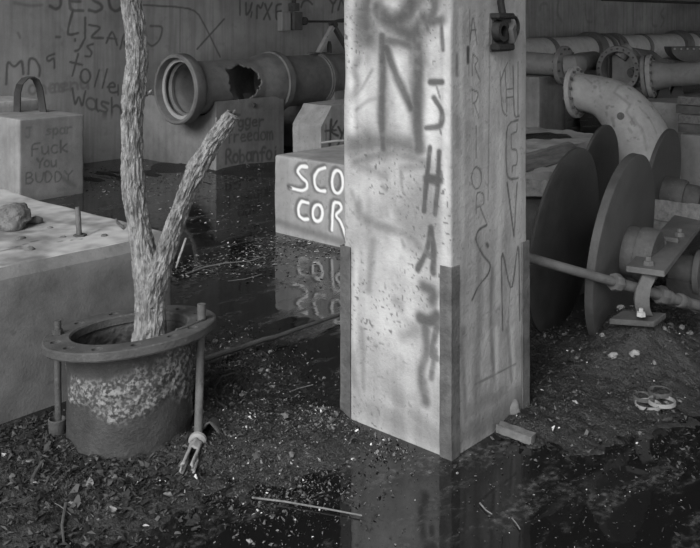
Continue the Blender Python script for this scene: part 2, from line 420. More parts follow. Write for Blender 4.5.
def ground_h(x, y):
    P = np.c_[x, y, np.zeros_like(x)]
    h = np.full(len(x), -.022) + .010*fbm(P*1.7, 3, 5)
    for a, b, r, t in mounds: h += t*np.exp(-((x-a)**2+(y-b)**2)/(r*r))
    wet = np.clip((h+.015)/.03, 0, 1)
    h += (.026*fbm(P*7, 3, 21)+.020*fbm(P*24, 2, 31)) * (.3+.7*wet)
    far = (x > 6.5) | (y > 6)
    return h
def axis_nonuniform(lo, a, b, hi, fine, coarse):
    return np.concatenate([np.arange(lo, a, coarse), np.arange(a, b, fine), np.arange(b, hi+coarse, coarse)])
gx = axis_nonuniform(-6, .6, 5.6, 34, .018, .25); gy = axis_nonuniform(-8, .1, 4.6, 12, .018, .25)
gm = MB(); face_grid(gm, gx, gy, lambda Q: np.c_[Q, ground_h(Q[:, 0], Q[:, 1])])
floor = make('floor', gm, 'mud', smooth=180, fixn=False, kind='structure', label='wet black mud floor strewn with litter')
wm = MB(); wm.add([(-6, -8, 0), (34, -8, 0), (34, 12, 0), (-6, 12, 0)], [(0, 1, 2, 3)])
make('water', wm, 'water', smooth=0, fixn=False, kind='structure', label='still dark water lying in the hollows of the floor')

# ---- back wall with its writing
WY = 8.8
wall_txt = []
wall_txt += text('JESU', 50, 10, 15, 20, .02, 1.3, 3.2, .85, .5)
wall_txt += [L_([(73, 10), (66, 36), (78, 33)], 2.6, .5), L_([(85, 18), (85, 37)], 2.4, .5), L_([(89, 25), (102, 27), (89, 38), (103, 38)], 2.4, .5),
             L_([(106, 43), (112, 29), (117, 45)], 2.2, .5), L_([(107, 38), (116, 39)], 2, .5), L_([(120, 49), (124, 32), (130, 40), (122, 42), (131, 51)], 2.2, .5),
             L_([(150, 26), (163, 26), (160, 40), (152, 47), (146, 42)], 2, .5, .7),
             L_([(75, 39), (75, 41)], 2.4, .5), L_([(85, 38), (79, 50), (75, 51)], 2.4, .5), L_([(93, 44), (86, 46), (92, 52), (90, 57), (85, 56)], 2.2, .5),
             L_([(78, 54), (72, 76)], 2.2, .5), L_([(70, 62), (82, 65)], 2.2, .5), L_(arc(85, 76, 5, 7, 0, 360, 12), 2.2, .5), L_([(99, 70), (94, 87)], 1.8, .5),
             L_([(107, 69), (102, 88)], 2, .5), L_([(107, 87), (116, 87), (113, 82), (108, 85), (110, 93), (117, 92)], 2, .5), L_([(118, 85), (118, 95)], 1.8, .5)]
wall_txt += text('Wash', 72, 105, 13, 17, .22, 1.0, 2.4, .8, .5) + [L_([(127, 112), (125, 128)], 2, .5)]
wall_txt += [L_([(6, 84), (7, 60), (14, 68), (22, 59), (23, 74)], 2.6, .5), L_([(28, 74), (29, 58), (35, 59), (40, 68), (39, 76)], 2.4, .5),
             L_([(54, 54), (46, 57), (48, 62), (54, 57), (54, 68)], 2.2, .5)]
wall_txt += [L_([(15, 3), (30, 6), (42, 5)], 3, .9, .4), L_([(56, 37), (60, 37)], 2.4, .5, .7), L_([(18, 33), (20, 38)], 2.5, .8, .5)]
wall_txt += text('ones', 28, 94, 9, 13, -.05, 1.1, 2.6, .5, .9) + text('m8nu'.replace('8', 'e'), 50, 92, 9, 12, -.1, 1.1, 2.6, .45, .9)
wall_txt += [L_([(143, 5), (195, 8), (206, 28), (220, 57)], 1.8, .6, .75), L_([(180, 8), (180, 52)], 1.2, .7, .5), L_([(197, 49), (224, 19)], 2, .6, .75)]
wall_txt += [L_([(240, -4), (240, 15)], 2, .6), L_([(246, 3), (246, 16), (250, 11), (252, 3)], 2.4, .6), L_([(252, 12), (251, 17)], 2, .6), L_([(257, 18), (257, 4), (261, 9), (263, 3)], 2.2, .6),
             L_([(265, 4), (270, 19)], 2.4, .6), L_([(272, 3), (264, 19)], 2.2, .6), L_([(281, 4), (276, 5), (276, 20), (282, 19)], 2.4, .6), L_([(276, 12), (281, 11)], 2, .6),
             L_([(301, 7), (303, 1), (308, 0), (312, 4)], 2.5, .6), L_([(329, -2), (333, 5), (337, -2)], 2.6, .6), L_([(333, 5), (332, 12)], 2.6, .6), L_([(338, 10), (341, -2), (345, 9)], 2.6, .6)]
wall_txt += [L_([(560, -4), (556, 12), (562, 22)], 3, .9, .35), L_([(585, 4), (586, 22), (592, 22)], 3, .9, .3), L_([(633, 4), (633, 26)], 3, .8, .4), L_([(652, 8), (652, 26), (657, 26)], 3, .8, .35), L_([(664, 8), (660, 14), (665, 20), (661, 27)], 3, .8, .35),
             L_([(540, 10), (541, 4), (547, 3), (548, 10)], 3, .9, .3), L_([(605, 6), (605, 24)], 4, .9, .25)]
wall_txt += [L_([(20, 50), (22, 56)], 8, 1, .3, 'pale'), L_([(62, 24), (64, 30), (70, 28)], 3, 1, .3, 'pale'), L_([(58, 15), (62, 20)], 8, 1, .25, 'pale'), L_([(13, 48), (12, 78)], 10, 1, .22, 'pale'), L_([(30, 20), (45, 22)], 12, 1, .2, 'pale')]
wb = MB()
XA = PX  # alias
x_corner = float(PY(672, 20, WY)[0])
def wall_place(Q): return np.c_[Q[:, 0], WY+.012*fbm(np.c_[Q*1.1, np.zeros(len(Q))], 3, 9), Q[:, 1]]
wp = (lambda a, b: PY(a, b, WY)[[0, 2]], lambda a, b: WY/ray(a, b)[1]/FPX)
u_ = np.concatenate([np.arange(-6, 3.4, .5), np.arange(3.4, 10.6, .011), np.arange(10.6, x_corner, .05), [x_corner]])
v_ = np.concatenate([[-.1, .15, .3, .45], np.arange(.55, 2.0, .011), [2.0, 2.4, 3., 3.6, 4.4]])
face_grid(wb, u_, v_, wall_place, strokes=wall_txt, plane=wp)
# top of wall, back face
wb.box(((x_corner-6)/2, WY+.27, 2.15), ((x_corner+6)/2, 0, 0), (0, .23, 0), (0, 0, 2.25))
make('wall_back', wb, 'wall', smooth=0, fixn=False, kind='structure', label='dark stained concrete wall covered in scrawled writing')
wr = MB(); wr.box(((x_corner+36)/2, WY+1.4, 2.15), ((36-x_corner)/2, 0, 0), (0, .2, 0), (0, 0, 2.25))
wr.box((x_corner+.1, WY+.95, 2.15), (.1, 0, 0), (0, .5, 0), (0, 0, 2.25))
make('wall_recess', wr, 'wall', smooth=0, kind='structure')
we = MB(); we.box((34, 2, 2.15), (.2, 0, 0), (0, 9, 0), (0, 0, 2.25)); make('wall_end', we, 'wall', smooth=0, kind='structure')
cb = MB(); cb.box((17.4, 1.2, 4.55), (17, 0, 0), (0, 9.5, 0), (0, 0, .15)); make('ceiling', cb, 'ceiling', smooth=0, kind='structure')

# conduit low on the far part of the wall
cz = 2.05
cm = MB(); a0 = PY(600, 0, WY)[0]
cm.tube([(a0, WY-.05, cz), (x_corner, WY-.05, cz), (x_corner+9, WY-.05, cz)], .035, 10)
make('wall_conduit', cm, 'iron_dark', label='thin dark conduit running along the top of the far wall', cat='conduit')

# ================================================================== THE PILLAR
px0, py0, pw = 2.637, 1.880, .532
pil = thing('concrete_pillar', 'square whitewashed concrete pillar covered in spray paint, standing in the middle', 'pillar', (px0+pw/2, py0+pw/2, 0))
lf = []   # left face, picture pixels
sp = lambda pts, wd, st=.5, soft=1.: L_(pts, wd, soft, st)
lf += [sp([(370, -5), (364, 15), (368, 38)], 28, .8), sp([(376, 8), (392, 25), (410, 10), (416, -8)], 24, .85), sp([(392, 24), (412, 38), (422, 18)], 20, .8), sp([(432, -10), (436, 8), (428, 22), (442, 20)], 12, .75, .8),
       sp([(426, 20), (428, 30)], 6, .7, .8), sp([(441, 18), (443, 50)], 5, .75, .6),
       sp([(382, 36), (383, 75), (381, 110), (383, 148)], 11, .8, .7), sp([(386, 48), (398, 80), (411, 108)], 10, .82, .7), sp([(384, 40), (402, 42), (416, 48)], 10, .7, .8),
       sp([(416, 30), (419, 70), (417, 105), (419, 148)], 16, .82, .7), sp([(419, 40), (422, 62)], 14, .6),
       sp([(430, 82), (442, 82)], 7, .85, .5), sp([(436, 84), (440, 98)], 2.5, .6, .5), sp([(434, 98), (443, 112), (441, 127), (426, 128)], 6, .82, .5), sp([(440, 128), (441, 134)], 2, .7, .5),
       sp([(360, 58), (352, 70), (360, 84), (352, 96)], 9, .4), sp([(372, 70), (362, 88), (354, 96)], 4, .45), sp([(356, 110), (368, 100), (380, 98)], 4, .35),
       sp([(352, 146), (380, 140), (410, 146)], 20, .65), sp([(355, 162), (392, 150), (425, 162)], 10, .5), sp([(360, 166), (385, 176)], 10, .38),
       sp([(401, 172), (402, 192), (414, 206), (416, 222)], 5, .5), sp([(402, 168), (425, 166)], 8, .4),
       sp([(358, 205), (360, 216), (380, 226), (412, 236), (420, 248)], 11, .5), sp([(373, 240), (369, 290)], 8, .4), sp([(352, 192), (356, 206)], 5, .3),
       sp([(430, 148), (426, 185), (424, 211)], 6.5, .85, .45), sp([(439, 152), (438, 185), (435, 214)], 6.5, .85, .45), sp([(427, 178), (439, 180)], 10, .85, .5), sp([(441, 172), (442, 182)], 4, .7, .5),
       sp([(431, 228), (427, 250), (418, 269)], 7, .82, .45), sp([(431, 228), (434, 250), (433, 272)], 8, .82, .45), sp([(424, 256), (432, 254)], 6, .7, .5),
       sp([(424, 286), (434, 292), (432, 300)], 14, .75, .8), sp([(420, 318), (430, 322), (437, 316)], 13, .8, .6), sp([(424, 318), (428, 350), (420, 372), (426, 402)], 11, .72, .8), sp([(438, 322), (430, 356), (436, 358)], 8, .72, .5),
       sp([(435, 350), (431, 378)], 7, .65, .7), sp([(404, 336), (416, 330)], 12, .4), sp([(390, 382), (400, 396)], 20, .35), sp([(362, 330), (364, 390)], 6, .35), sp([(360, 405), (400, 420), (430, 436)], 18, .3),
       sp([(383, 187), (386, 190)], 6, .5), sp([(402, 240), (404, 246)], 6, .45), sp([(395, 300), (400, 306)], 10, .3), sp([(412, 415), (430, 430), (444, 445)], 16, .35), sp([(352, 372), (364, 408)], 10, .28)]
lf += [L_([(352, -5), (350, 40), (352, 130)], 9, 1, .8, 'pale'), L_([(365, 60), (368, 110)], 24, 1, .55, 'pale'), L_([(398, 60), (402, 130)], 16, 1, .7, 'pale'), L_([(430, 50), (432, 76), (430, 150)], 20, 1, .8, 'pale'),
       L_([(375, 190), (395, 200), (392, 260), (380, 320)], 44, 1, .55, 'pale'), L_([(446, 20), (446, 140), (444, 260)], 9, .8, .6, 'pale'), L_([(408, 262), (410, 310)], 18, 1, .6, 'pale'), L_([(357, 250), (354, 350)], 7, 1, .7, 'pale'),
       L_([(398, 330), (404, 380)], 24, 1, .4, 'pale'), L_([(440, 300), (441, 325)], 6, .8, .7, 'pale'), L_([(441, 335), (440, 372)], 5, .8, .7, 'pale'), L_([(386, 2), (398, 6)], 8, 1, .7, 'pale'), L_([(418, 14), (422, 26)], 5, 1, .7, 'pale')]
rf = []
ln = lambda pts, wd=1.5, st=.75: L_(pts, wd, .6, st)
rf += [ln([(470, 42), (473, 12), (477, 44)], 1.6), ln([(471, 30), (476, 30)], 1.3), L_([(468, 48), (468, 62)], 5, .5, .9), ln([(470, 10), (469, 76)], 1.2, .5),
       ln([(473, 54), (479, 60), (474, 66), (480, 80)], 1.5), ln([(472, 76), (473, 54)], 1.3), ln([(472, 90), (479, 92), (476, 102), (473, 103)], 1.5), ln([(474, 103), (479, 118)], 1.5, .6), ln([(472, 88), (473, 116)], 1.2, .5),
       ln([(476, 126), (476, 158)], 1.4), ln(arc(476.5, 178, 5, 11, 0, 360, 14), 1.5), ln([(476, 214), (476, 192), (484, 193), (484, 205), (476, 207)], 1.5), ln([(480, 207), (487, 224)], 1.6),
       ln([(487, 225), (478, 230), (475, 240), (483, 256), (491, 264), (489, 274), (478, 286), (472, 300)], 2.2, .85), ln([(487, 244), (488, 246)], 4, .8)]
rf += [ln([(508, 62), (504, 70), (501, 80)], 1.4), ln([(500, 72), (502, 112), (507, 116)], 1.6), ln([(505, 70), (507, 112)], 1.4), ln([(513, 66), (514, 118), (519, 116)], 1.8), ln([(518, 62), (518, 116)], 1.6), ln([(506, 90), (513, 88)], 1.4), ln([(506, 98), (513, 97)], 1.3),
       ln([(518, 120), (506, 124), (506, 180), (518, 178)], 2.), ln([(511, 134), (517, 132), (517, 124)], 1.5), ln([(511, 134), (511, 150), (517, 149), (517, 165), (512, 166), (512, 172)], 1.6),
       ln([(507, 183), (514, 236)], 2.2, .85), ln([(517, 183), (514, 236)], 1.8), ln([(503, 330), (501, 240), (512, 300), (519, 232), (520, 320)], 2.2, .8), ln([(508, 330), (511, 280)], 1.4, .5),
       L_([(458, 120), (459, 150)], 10, 1, .3), L_([(478, 240), (480, 300), (476, 400)], 12, 1, .4), L_([(490, 20), (488, 200)], 2, 1, .45), L_([(463, 330), (466, 420)], 10, 1, .45), L_([(492, 270), (490, 330), (497, 400)], 6, 1, .45),
       L_([(475, 385), (500, 372), (516, 364)], 2, .7, .6), L_([(456, 440), (490, 420), (520, 400)], 26, 1, .5), L_([(508, 330), (512, 380)], 5, 1, .4), L_([(457, 55), (457, 75)], 4, .9, .6), L_([(470, 410), (500, 395)], 18, 1, .4)]
rf += [L_([(500, 140), (498, 300)], 12, 1, .35, 'pale'), L_([(497, 330), (496, 390)], 7, 1, .5, 'pale'), L_([(464, 340), (468, 400)], 6, 1, .4, 'pale'), L_([(460, 10), (463, 240)], 7, 1, .3, 'pale'), L_([(512, 330), (514, 380)], 6, 1, .35, 'pale')]
block('shaft', px0, px0+pw, py0, py0+pw, -.12, 4.4, 'pillar', .010, .003, .12, {'-x': lf, '-y': rf}, .0055, parent=pil, seed=3, chip=.25, mod=True, faces='-x -y +x +y')
def angle_iron(cx, cy, sx, sy, ztop):
    m = MB(); t = .005; g = .003; wd = .045
    poly = [(cx-sx*(t+g), cy-sy*(t+g)), (cx+sx*wd, cy-sy*(t+g)), (cx+sx*wd, cy-sy*g), (cx-sx*g, cy-sy*g), (cx-sx*g, cy+sy*wd), (cx-sx*(t+g), cy+sy*wd)]
    N = 24; zs = np.linspace(-.12, ztop, N); V = []
    for z in zs:
        for (a, b) in poly: V.append((a+random.uniform(-.0012, .0012), b+random.uniform(-.0012, .0012), z))
    fs = []
    for i in range(N-1):
        for j in range(6): fs.append((i*6+j, i*6+(j+1) % 6, (i+1)*6+(j+1) % 6, (i+1)*6+j))
    fs += [(0, 1, 2, 3), (0, 3, 4, 5), tuple((N-1)*6+k for k in (0, 1, 2, 3)), tuple((N-1)*6+k for k in (0, 3, 4, 5))]
    m.add(V, fs)
    make('corner_angle', m, 'steel', pil, smooth=30, label='rusted steel angle guarding a pillar corner')
angle_iron(px0, py0, 1, 1, .70); angle_iron(px0, py0+pw, 1, -1, .69); angle_iron(px0+pw, py0, -1, 1, .70); angle_iron(px0+pw, py0+pw, -1, -1, .70)

# broken electrical bracket on the pillar's right face
def onp(x, y): return PY(x, y, py0)
c = onp(501, 30); jb = thing('electrical_bracket', 'broken black electrical bracket fixed high on the pillar', 'bracket', c)
def plate(m, xa, xb, ya, yb, d0, d1, Y=py0):
    a = PY(xa, ya, Y); b = PY(xb, yb, Y); mid = (a+b)/2
    m.box((mid[0], Y-(d0+d1)/2, mid[2]), (abs(b[0]-a[0])/2, 0, 0), (0, abs(d1-d0)/2, 0), (0, 0, abs(b[2]-a[2])/2))
m = MB(); plate(m, 489, 509, 13, 51, 0, .012); make('back_plate', m, 'iron_dark', jb, bevel=.003)
for ya, yb in ((13, 19), (44, 50)):
    m = MB(); plate(m, 488, 505, ya, yb, .006, .048); make('clamp_jaw', m, 'black_iron', jb, bevel=.006)
m = MB(); a = onp(495, 31); m.lathe((a[0], py0-.012, a[2]), (0, -1, 0), [(0, .026), (0, .045), (.03, .04), (.03, .022)], 24); make('ring_socket', m, 'black_iron', jb)
m = MB(); a = onp(502, 33); m.box((a[0], py0-.03, a[2]), (.012, 0, .014), (0, .03, 0), (-.01, 0, .03)); make('contact', m, 'iron_dark', jb, bevel=.004)
m = MB(); a = onp(494, 2); b = onp(496, 14); m.tube([a+np.array([0, -.03, .3]), a+np.array([0, -.03, 0]), b+np.array([0, -.03, 0])], .014, 10); make('conduit', m, 'black_iron', jb)
m = MB(); cc = onp(507, 27); m.tube([(cc[0]+.035*math.cos(t), py0-.03, cc[2]+.04*math.sin(t)) for t in np.linspace(-1.9, 1.9, 14)], .007, 8); make('hoop', m, 'black_iron', jb)

# ================================================================== LEFT: near slab, tree, iron pipe stub
sx, sy, sz = 2.50, 3.369, .605
def cham(P):
    k = np.clip(P[:, 2]-(sz-.05), 0, .05)/.05; near = np.clip(1-(P[:, 1]-sy)/.06, 0, 1)
    P[:, 1] += .05*k*near
    P[:, 2] += .012*fbm(P*np.array([2.2, 2.2, 0]), 3, 8)*(P[:, 2] > sz-.06)
    return P
slab_dark = [L_([(-4, 252), (12, 249), (30, 243), (47, 239)], 1.8, .6, .8), L_([(52, 243), (66, 241), (84, 239)], 1.6, .6, .7), L_([(20, 246), (22, 250)], 2, .6, .6), L_([(35, 215), (60, 222), (80, 224)], 6, 1, .4), L_([(-5, 232), (30, 232)], 9, 1, .4), L_([(86, 236), (100, 230)], 3, 1, .5), L_([(100, 248), (130, 240), (150, 240)], 5, 1, .35)]
slab = block('concrete_slab', -.8, sx, sy, 5.6, -.12, sz, 'slab', .012, .004, .03, seed=12, chip=0, sharp=18, shape=cham, top_light=.4, paint={'+z': slab_dark}, pres=.014,
             label='low broad concrete plinth beside the tree, its top coloured paler as if lit', cat='plinth')
def bolt(parentlabel, p, h, r, name='anchor_bolt'):
    m = MB(); hh = np.linspace(0, h, 7); m.tube([(p[0]+random.uniform(-.002, .002), p[1]+.004*k, p[2]+q) for k, q in enumerate(hh)], [r*1.25, r*1.05, r, r*1.05, r, r*.95, r*.85], 12)
    return m
p = PZ(80, 236, sz)
ab = thing('anchor_bolt', 'short upright steel bolt sticking out of the plinth', 'bolt', p)
make('shank', bolt('', (p[0], p[1], sz-.02), .15, .0125), 'steel', ab)
m = MB(); m.lathe((p[0], p[1], sz-.004), (0, 0, 1), [(0, .014), (0, .034), (.012, .03), (.012, .014)], 6); make('nut', m, 'rust', ab)
# lump of rubble on the plinth
def rock(name, c, size, material, seed, flat=.6, sub=3, rot=0., sharp=.35, smooth=50, **kw):
    bm = bmesh.new(); bmesh.ops.create_icosphere(bm, subdivisions=sub, radius=1)
    V = np.array([v.co[:] for v in bm.verts]); d = 1+sharp*fbm(V*1.3+seed*3.1, 3, seed)+.12*fbm(V*5+seed, 2, seed+5)
    V = V*d[:, None]*np.array(size)
    ca, sa = math.cos(rot), math.sin(rot); V = np.c_[V[:, 0]*ca-V[:, 1]*sa, V[:, 0]*sa+V[:, 1]*ca, V[:, 2]]
    zf = -size[2]*flat; V[:, 2] = np.maximum(V[:, 2], zf)-zf
    fs = [[v.index for v in f.verts] for f in bm.faces]; bm.free()
    mb = MB(); mb.add(V+np.array(c), fs); return make(name, mb, material, smooth=smooth, **kw)
p = PZ(8, 227, sz); rock('rubble_lump', p-np.array([0, 0, .012]), (.10, .10, .075), 'rubble', 4, sub=4, label='rough dark lump of rubble lying on the near plinth', cat='rubble', sharp=.5)
for k, (a, b, sc) in enumerate([(36, 222, .03), (30, 250, .02), (62, 238, .015), (20, 240, .02), (50, 228, .012), (104, 236, .014)]):
    rock('pebble', PZ(a, b, sz)-np.array([0, 0, .006]), (sc*1.3, sc, sc*.7), 'rubble', 40+k, sub=2, label='small crumb of concrete lying on the near plinth', cat='pebble', group='crumbs on the plinth')

# ---- cast iron pipe stub with a tilted bolt flange
dc = PZ(130, 431, 0); dcx, dcy = dc[0], dc[1]
fz = .405; fR, fr = .329, .222
right3 = np.array([R[0], R[1], 0]); fwd3 = np.array([F[0], F[1], 0])
ex = right3+np.array([0, 0, .09]); ex /= np.linalg.norm(ex)
ey = fwd3-np.array([0, 0, .075]); ey -= ex*ey.dot(ex); ey /= np.linalg.norm(ey); ez = np.cross(ex, ey)
if ez[2] < 0: ez = -ez
FC = np.array([dcx, dcy, fz])
drum = thing('iron_pipe_stub', 'upright rusted iron pipe stub with a bolted flange and a tree growing inside', 'pipe', (dcx, dcy, 0))
def tilt(x, y): # height of the flange plane above a point
    d = np.array([x-dcx, y-dcy]); return fz-(ez[0]*d[0]+ez[1]*d[1])/ez[2]
mb = MB(); n = 220; V = []; rows = 70; fs = []; pale = []
for i in range(rows+1):
    for j in range(n):
        th = j*2*math.pi/n; cx_, cy_ = math.cos(th), math.sin(th); r = .236
        zt = tilt(dcx+cx_*r, dcy+cy_*r)-.03; z = -.1+(zt+.1)*i/rows
        if i > rows-3: r += .012*(i-rows+3)/3
        V.append((dcx+cx_*r, dcy+cy_*r, z))
V = np.array(V); Pn = V*np.array([14, 14, 14]); scale_mask = sstep((1.9*fbm(V*4.2, 5, 72)+.95*np.exp(-((V[:, 2]-.25)/.13)**2)-.5)/.4)
bumpy = fbm(V*48, 2, 77)*1.5
dirv = np.c_[V[:, 0]-dcx, V[:, 1]-dcy, np.zeros(len(V))]; dirv /= np.linalg.norm(dirv, axis=1)[:, None]
V = V+dirv*(scale_mask*(.003+.006*np.clip(bumpy, -.4, 1))+.002*fbm(V*12, 3, 5))[:, None]
for i in range(rows):
    for j in range(n): k = (j+1) % n; fs.append((i*n+j, i*n+k, (i+1)*n+k, (i+1)*n+j))
mb.add(V, fs, pale=scale_mask*np.clip(.75+.5*bumpy, 0, 1))
Vi = V.copy(); Vi[:, 0] = dcx+(V[:, 0]-dcx)*.925; Vi[:, 1] = dcy+(V[:, 1]-dcy)*.925
mb.add(Vi, [f[::-1] for f in fs])
make('body', mb, 'drum', drum, smooth=60, fixn=False, label='iron pipe wall flaking with pale scale')
# flange with real bolt holes
m = MB(); nn = 96
prof = [(-.034, fr), (-.034, fR-.004), (-.028, fR), (-.004, fR), (0, fR-.005), (0, fr+.006), (-.006, fr)]
V = []
for a, r in prof:
    for j in range(nn):
        th = j*2*math.pi/nn; rr = r*(1+(.006*math.sin(3*th+1)+.004*math.sin(7*th) if r > .3 else 0))
        V.append(FC+ez*a+rr*(math.cos(th)*ex+math.sin(th)*ey))
fs = []
for i in range(len(prof)):
    for j in range(nn): fs.append((i*nn+j, i*nn+(j+1) % nn, ((i+1) % len(prof))*nn+(j+1) % nn, ((i+1) % len(prof))*nn+j))
m.add(V, fs); fl = make('flange', m, 'rust', drum, smooth=30, label='wide rusted flange ring with bolt holes')
hm = MB(); hole_th = [math.radians(q) for q in (2, 28, 57, 88, 118, 150, 183, 207, 233, 260, 289, 318, 341)]
hole_r = .278
for th in hole_th:
    c = FC+hole_r*(math.cos(th)*ex+math.sin(th)*ey); hm.tube([c-ez*.08, c+ez*.05], .021, 14)
ho = make('hole_cutter', hm, 'rust', smooth=0)
bo = fl.modifiers.new('holes', 'BOOLEAN'); bo.object = ho; bo.operation = 'DIFFERENCE'; bo.solver = 'EXACT'
dg = bpy.context.evaluated_depsgraph_get(); nm = bpy.data.meshes.new_from_object(fl.evaluated_get(dg)); fl.modifiers.clear(); fl.data = nm
nm.set_sharp_from_angle(angle=math.radians(30)); bpy.data.objects.remove(ho)
# crack / raised seam on the flange
m = MB(); q = [FC+ez*.003+r*(math.cos(math.radians(t))*ex+math.sin(math.radians(t))*ey) for t, r in ((-30, .235), (-22, .25), (-10, .262), (0, .29), (8, .30))]
m.tube(q, .004, 6); make('seam', m, 'rust', drum)
# two long bolts hanging through the flange
def flange_pt(th, r, z=0): return FC+ez*z+r*(math.cos(math.radians(th))*ex+math.sin(math.radians(th))*ey)
lt = flange_pt(183, hole_r); lt_top = lt+np.array([0, 0, .055])
m = MB(); b0 = PZ(57, 420, .02)
m.tube([lt_top, lt, lt*np.array([1, 1, 0])+np.array([0, 0, .2]), (lt[0]+.004, lt[1], .02)], .0135, 14); lr = make('long_bolt', m, 'rust', drum)
m = MB(); m.lathe(lt+np.array([0, 0, .0]), (0, 0, 1), [(0, .013), (0, .02), (.02, .019), (.02, .013)], 6); make('nut', m, 'rust', lr)
rt = flange_pt(2, hole_r); rtop = rt+np.array([0, 0, .062]); rb = PD(198, 440, 3.27)
m = MB(); m.tube([rtop, rt+np.array([0, 0, .03]), rt, (rt*.5+rb*.5), rb], [.017, .017, .016, .0155, .0155], 16); rr_ = make('long_bolt', m, 'steel', drum)
dirn = PD(184, 478, 3.055)-rb; dl = np.linalg.norm(dirn); dirn /= dl
m = MB(); m.lathe(rb-dirn*.008, dirn, [(0, .015), (0, .028), (.008, .034), (.02, .034), (.028, .026), (.028, .015)], 20); make('collar', m, 'pipe', rr_)
# split tubular end: tube with ragged slots
m = MB(); n = 20; rows = 14; V = []; side = np.cross(dirn, [0, 0, 1.]); side /= np.linalg.norm(side); upv = np.cross(side, dirn); fs = []
for i in range(rows+1):
    s = i/rows
    for j in range(n):
        th = j*2*math.pi/n; r = .021+.006*s+.003*math.sin(5*th+s*4)
        V.append(rb+dirn*(.02+s*.155)+r*(math.cos(th)*side+math.sin(th)*upv)*(1+.1*random.random()*s))
for i in range(rows):
    for j in range(n):
        s = i/rows; slot = (j in (4, 5, 6) and s > .35) or (j in (9, 10) and s > .55) or (j in (0, 1) and s > .7) or (j in (14, 15, 16) and s > .3) or (j == 12 and s > .85)
        if not slot: fs.append((i*n+j, i*n+(j+1) % n, (i+1)*n+(j+1) % n, (i+1)*n+j))
m.add(V, fs); o = make('split_end', m, 'pipe', rr_, smooth=40, label='splintered pale tube end'); sm = o.modifiers.new('t', 'SOLIDIFY'); sm.thickness = .006
# rusted cup below left bolt
p = PD(57, 441, 3.40); g = ground_h(np.array([p[0]]), np.array([p[1]]))[0]
m = MB(); m.lathe((p[0], p[1], max(g, 0)-.02), (0, 0, 1), [(0, .0), (0, .028), (.075, .034), (.078, .029), (.02, .024), (.02, 0)], 20, closed=False)
make('iron_cup', m, 'rust', label='small rusted cup in the mud below the left flange bolt', cat='cup')

# ---- the forked tree
def limb(mb, pts, seed, n=130, step=.005, amp=.012, cut=None):
    """pts: list of (px, py, width px, depth)"""
    P = np.array([PD(a, b, d) for a, b, w_, d in pts]); Rr = np.array([w_*d/FPX/2 for a, b, w_, d in pts])
    s = np.r_[0, np.cumsum(np.linalg.norm(np.diff(P, axis=0), axis=1))]
    q = np.arange(0, s[-1], step)
    def cr(Y):  # smooth resample
        out = np.stack([np.interp(q, s, Y[:, k]) for k in range(Y.shape[1])], 1)
        k = 9; pad = np.r_[np.repeat(out[:1], k, 0), out, np.repeat(out[-1:], k, 0)]
        ker = np.hanning(2*k+1); ker /= ker.sum()
        sm = np.stack([np.convolve(pad[:, c], ker, 'valid') for c in range(out.shape[1])], 1)
        return sm
    Ps = cr(P); Rs = cr(Rr[:, None])[:, 0]
    base = MB(); base.tube(Ps, Rs*.93, n, cap=True); V = base.verts(); m_ = len(Ps)
    C = np.repeat(Ps, n, 0); D = V-C; rad = np.linalg.norm(D, axis=1)[:, None]; D = D/rad
    ss = np.repeat(q[:m_], n); th = np.tile(np.arange(n)*2*math.pi/n, m_)
    tw = th+ss*1.2
    wob = fbm(np.c_[np.cos(tw)*2, np.sin(tw)*2, ss*22], 2, seed+9)[:, None]*.35
    Nn = np.c_[np.cos(tw)*3.6, np.sin(tw)*3.6, ss*16]+wob
    ridg = 1-np.abs(fbm(Nn, 2, seed))*3.2
    ridg2 = 1-np.abs(fbm(np.c_[np.cos(tw)*8, np.sin(tw)*8, ss*30], 2, seed+1))*3
    lump = fbm(np.c_[np.cos(th), np.sin(th), ss*8], 3, seed+4)
    V = V+D*(np.clip(ridg, -.8, 1)*amp*.5+np.clip(ridg2, -.8, 1)*amp*.3+lump*amp*.5)[:, None]
    mb.add(V, base.f)
    return mb
tree = thing('forked_tree', 'bare forked tree trunk with rough bark growing out of the iron pipe', 'tree', (dcx, dcy, 0))
d0 = 3.47
trunk = [(149, 430, 44, d0), (149, 380, 40, d0), (149, 345, 36, d0), (150, 325, 31, d0), (151, 300, 29, d0), (151, 283, 31, d0), (147, 266, 27, d0), (143, 250, 22, d0), (139, 225, 20, d0), (135, 200, 22, d0-.01), (133, 180, 21.5, d0-.02), (132, 158, 20, d0-.02),
         (132, 130, 20, d0-.03), (133, 110, 19.5, d0-.04), (134, 92, 21, d0-.05), (137, 65, 19, d0-.06), (137, 45, 18.5, d0-.07), (135, 25, 19, d0-.08), (131, 5, 18, d0-.09), (130, -20, 18, d0-.1), (133, -60, 17, d0-.1), (131, -110, 16, d0-.12)]
mb = MB(); limb(mb, trunk, 5); make('trunk', mb, 'bark', tree, smooth=180)
branch = [(151, 305, 20, d0-.02), (155, 285, 22, d0-.03), (160, 270, 19, d0-.05), (167, 250, 18, d0-.07), (175, 225, 17, d0-.1), (184, 200, 16.5, d0-.13), (190, 184, 17, d0-.15), (196, 170, 19, d0-.16), (203, 158, 17, d0-.18), (212, 143, 16.5, d0-.2), (221, 130, 16.5, d0-.22), (229, 120, 15, d0-.235), (234, 113, 12, d0-.24)]
mb = MB(); limb(mb, branch, 8, n=110); make('branch', mb, 'bark', tree, smooth=180)
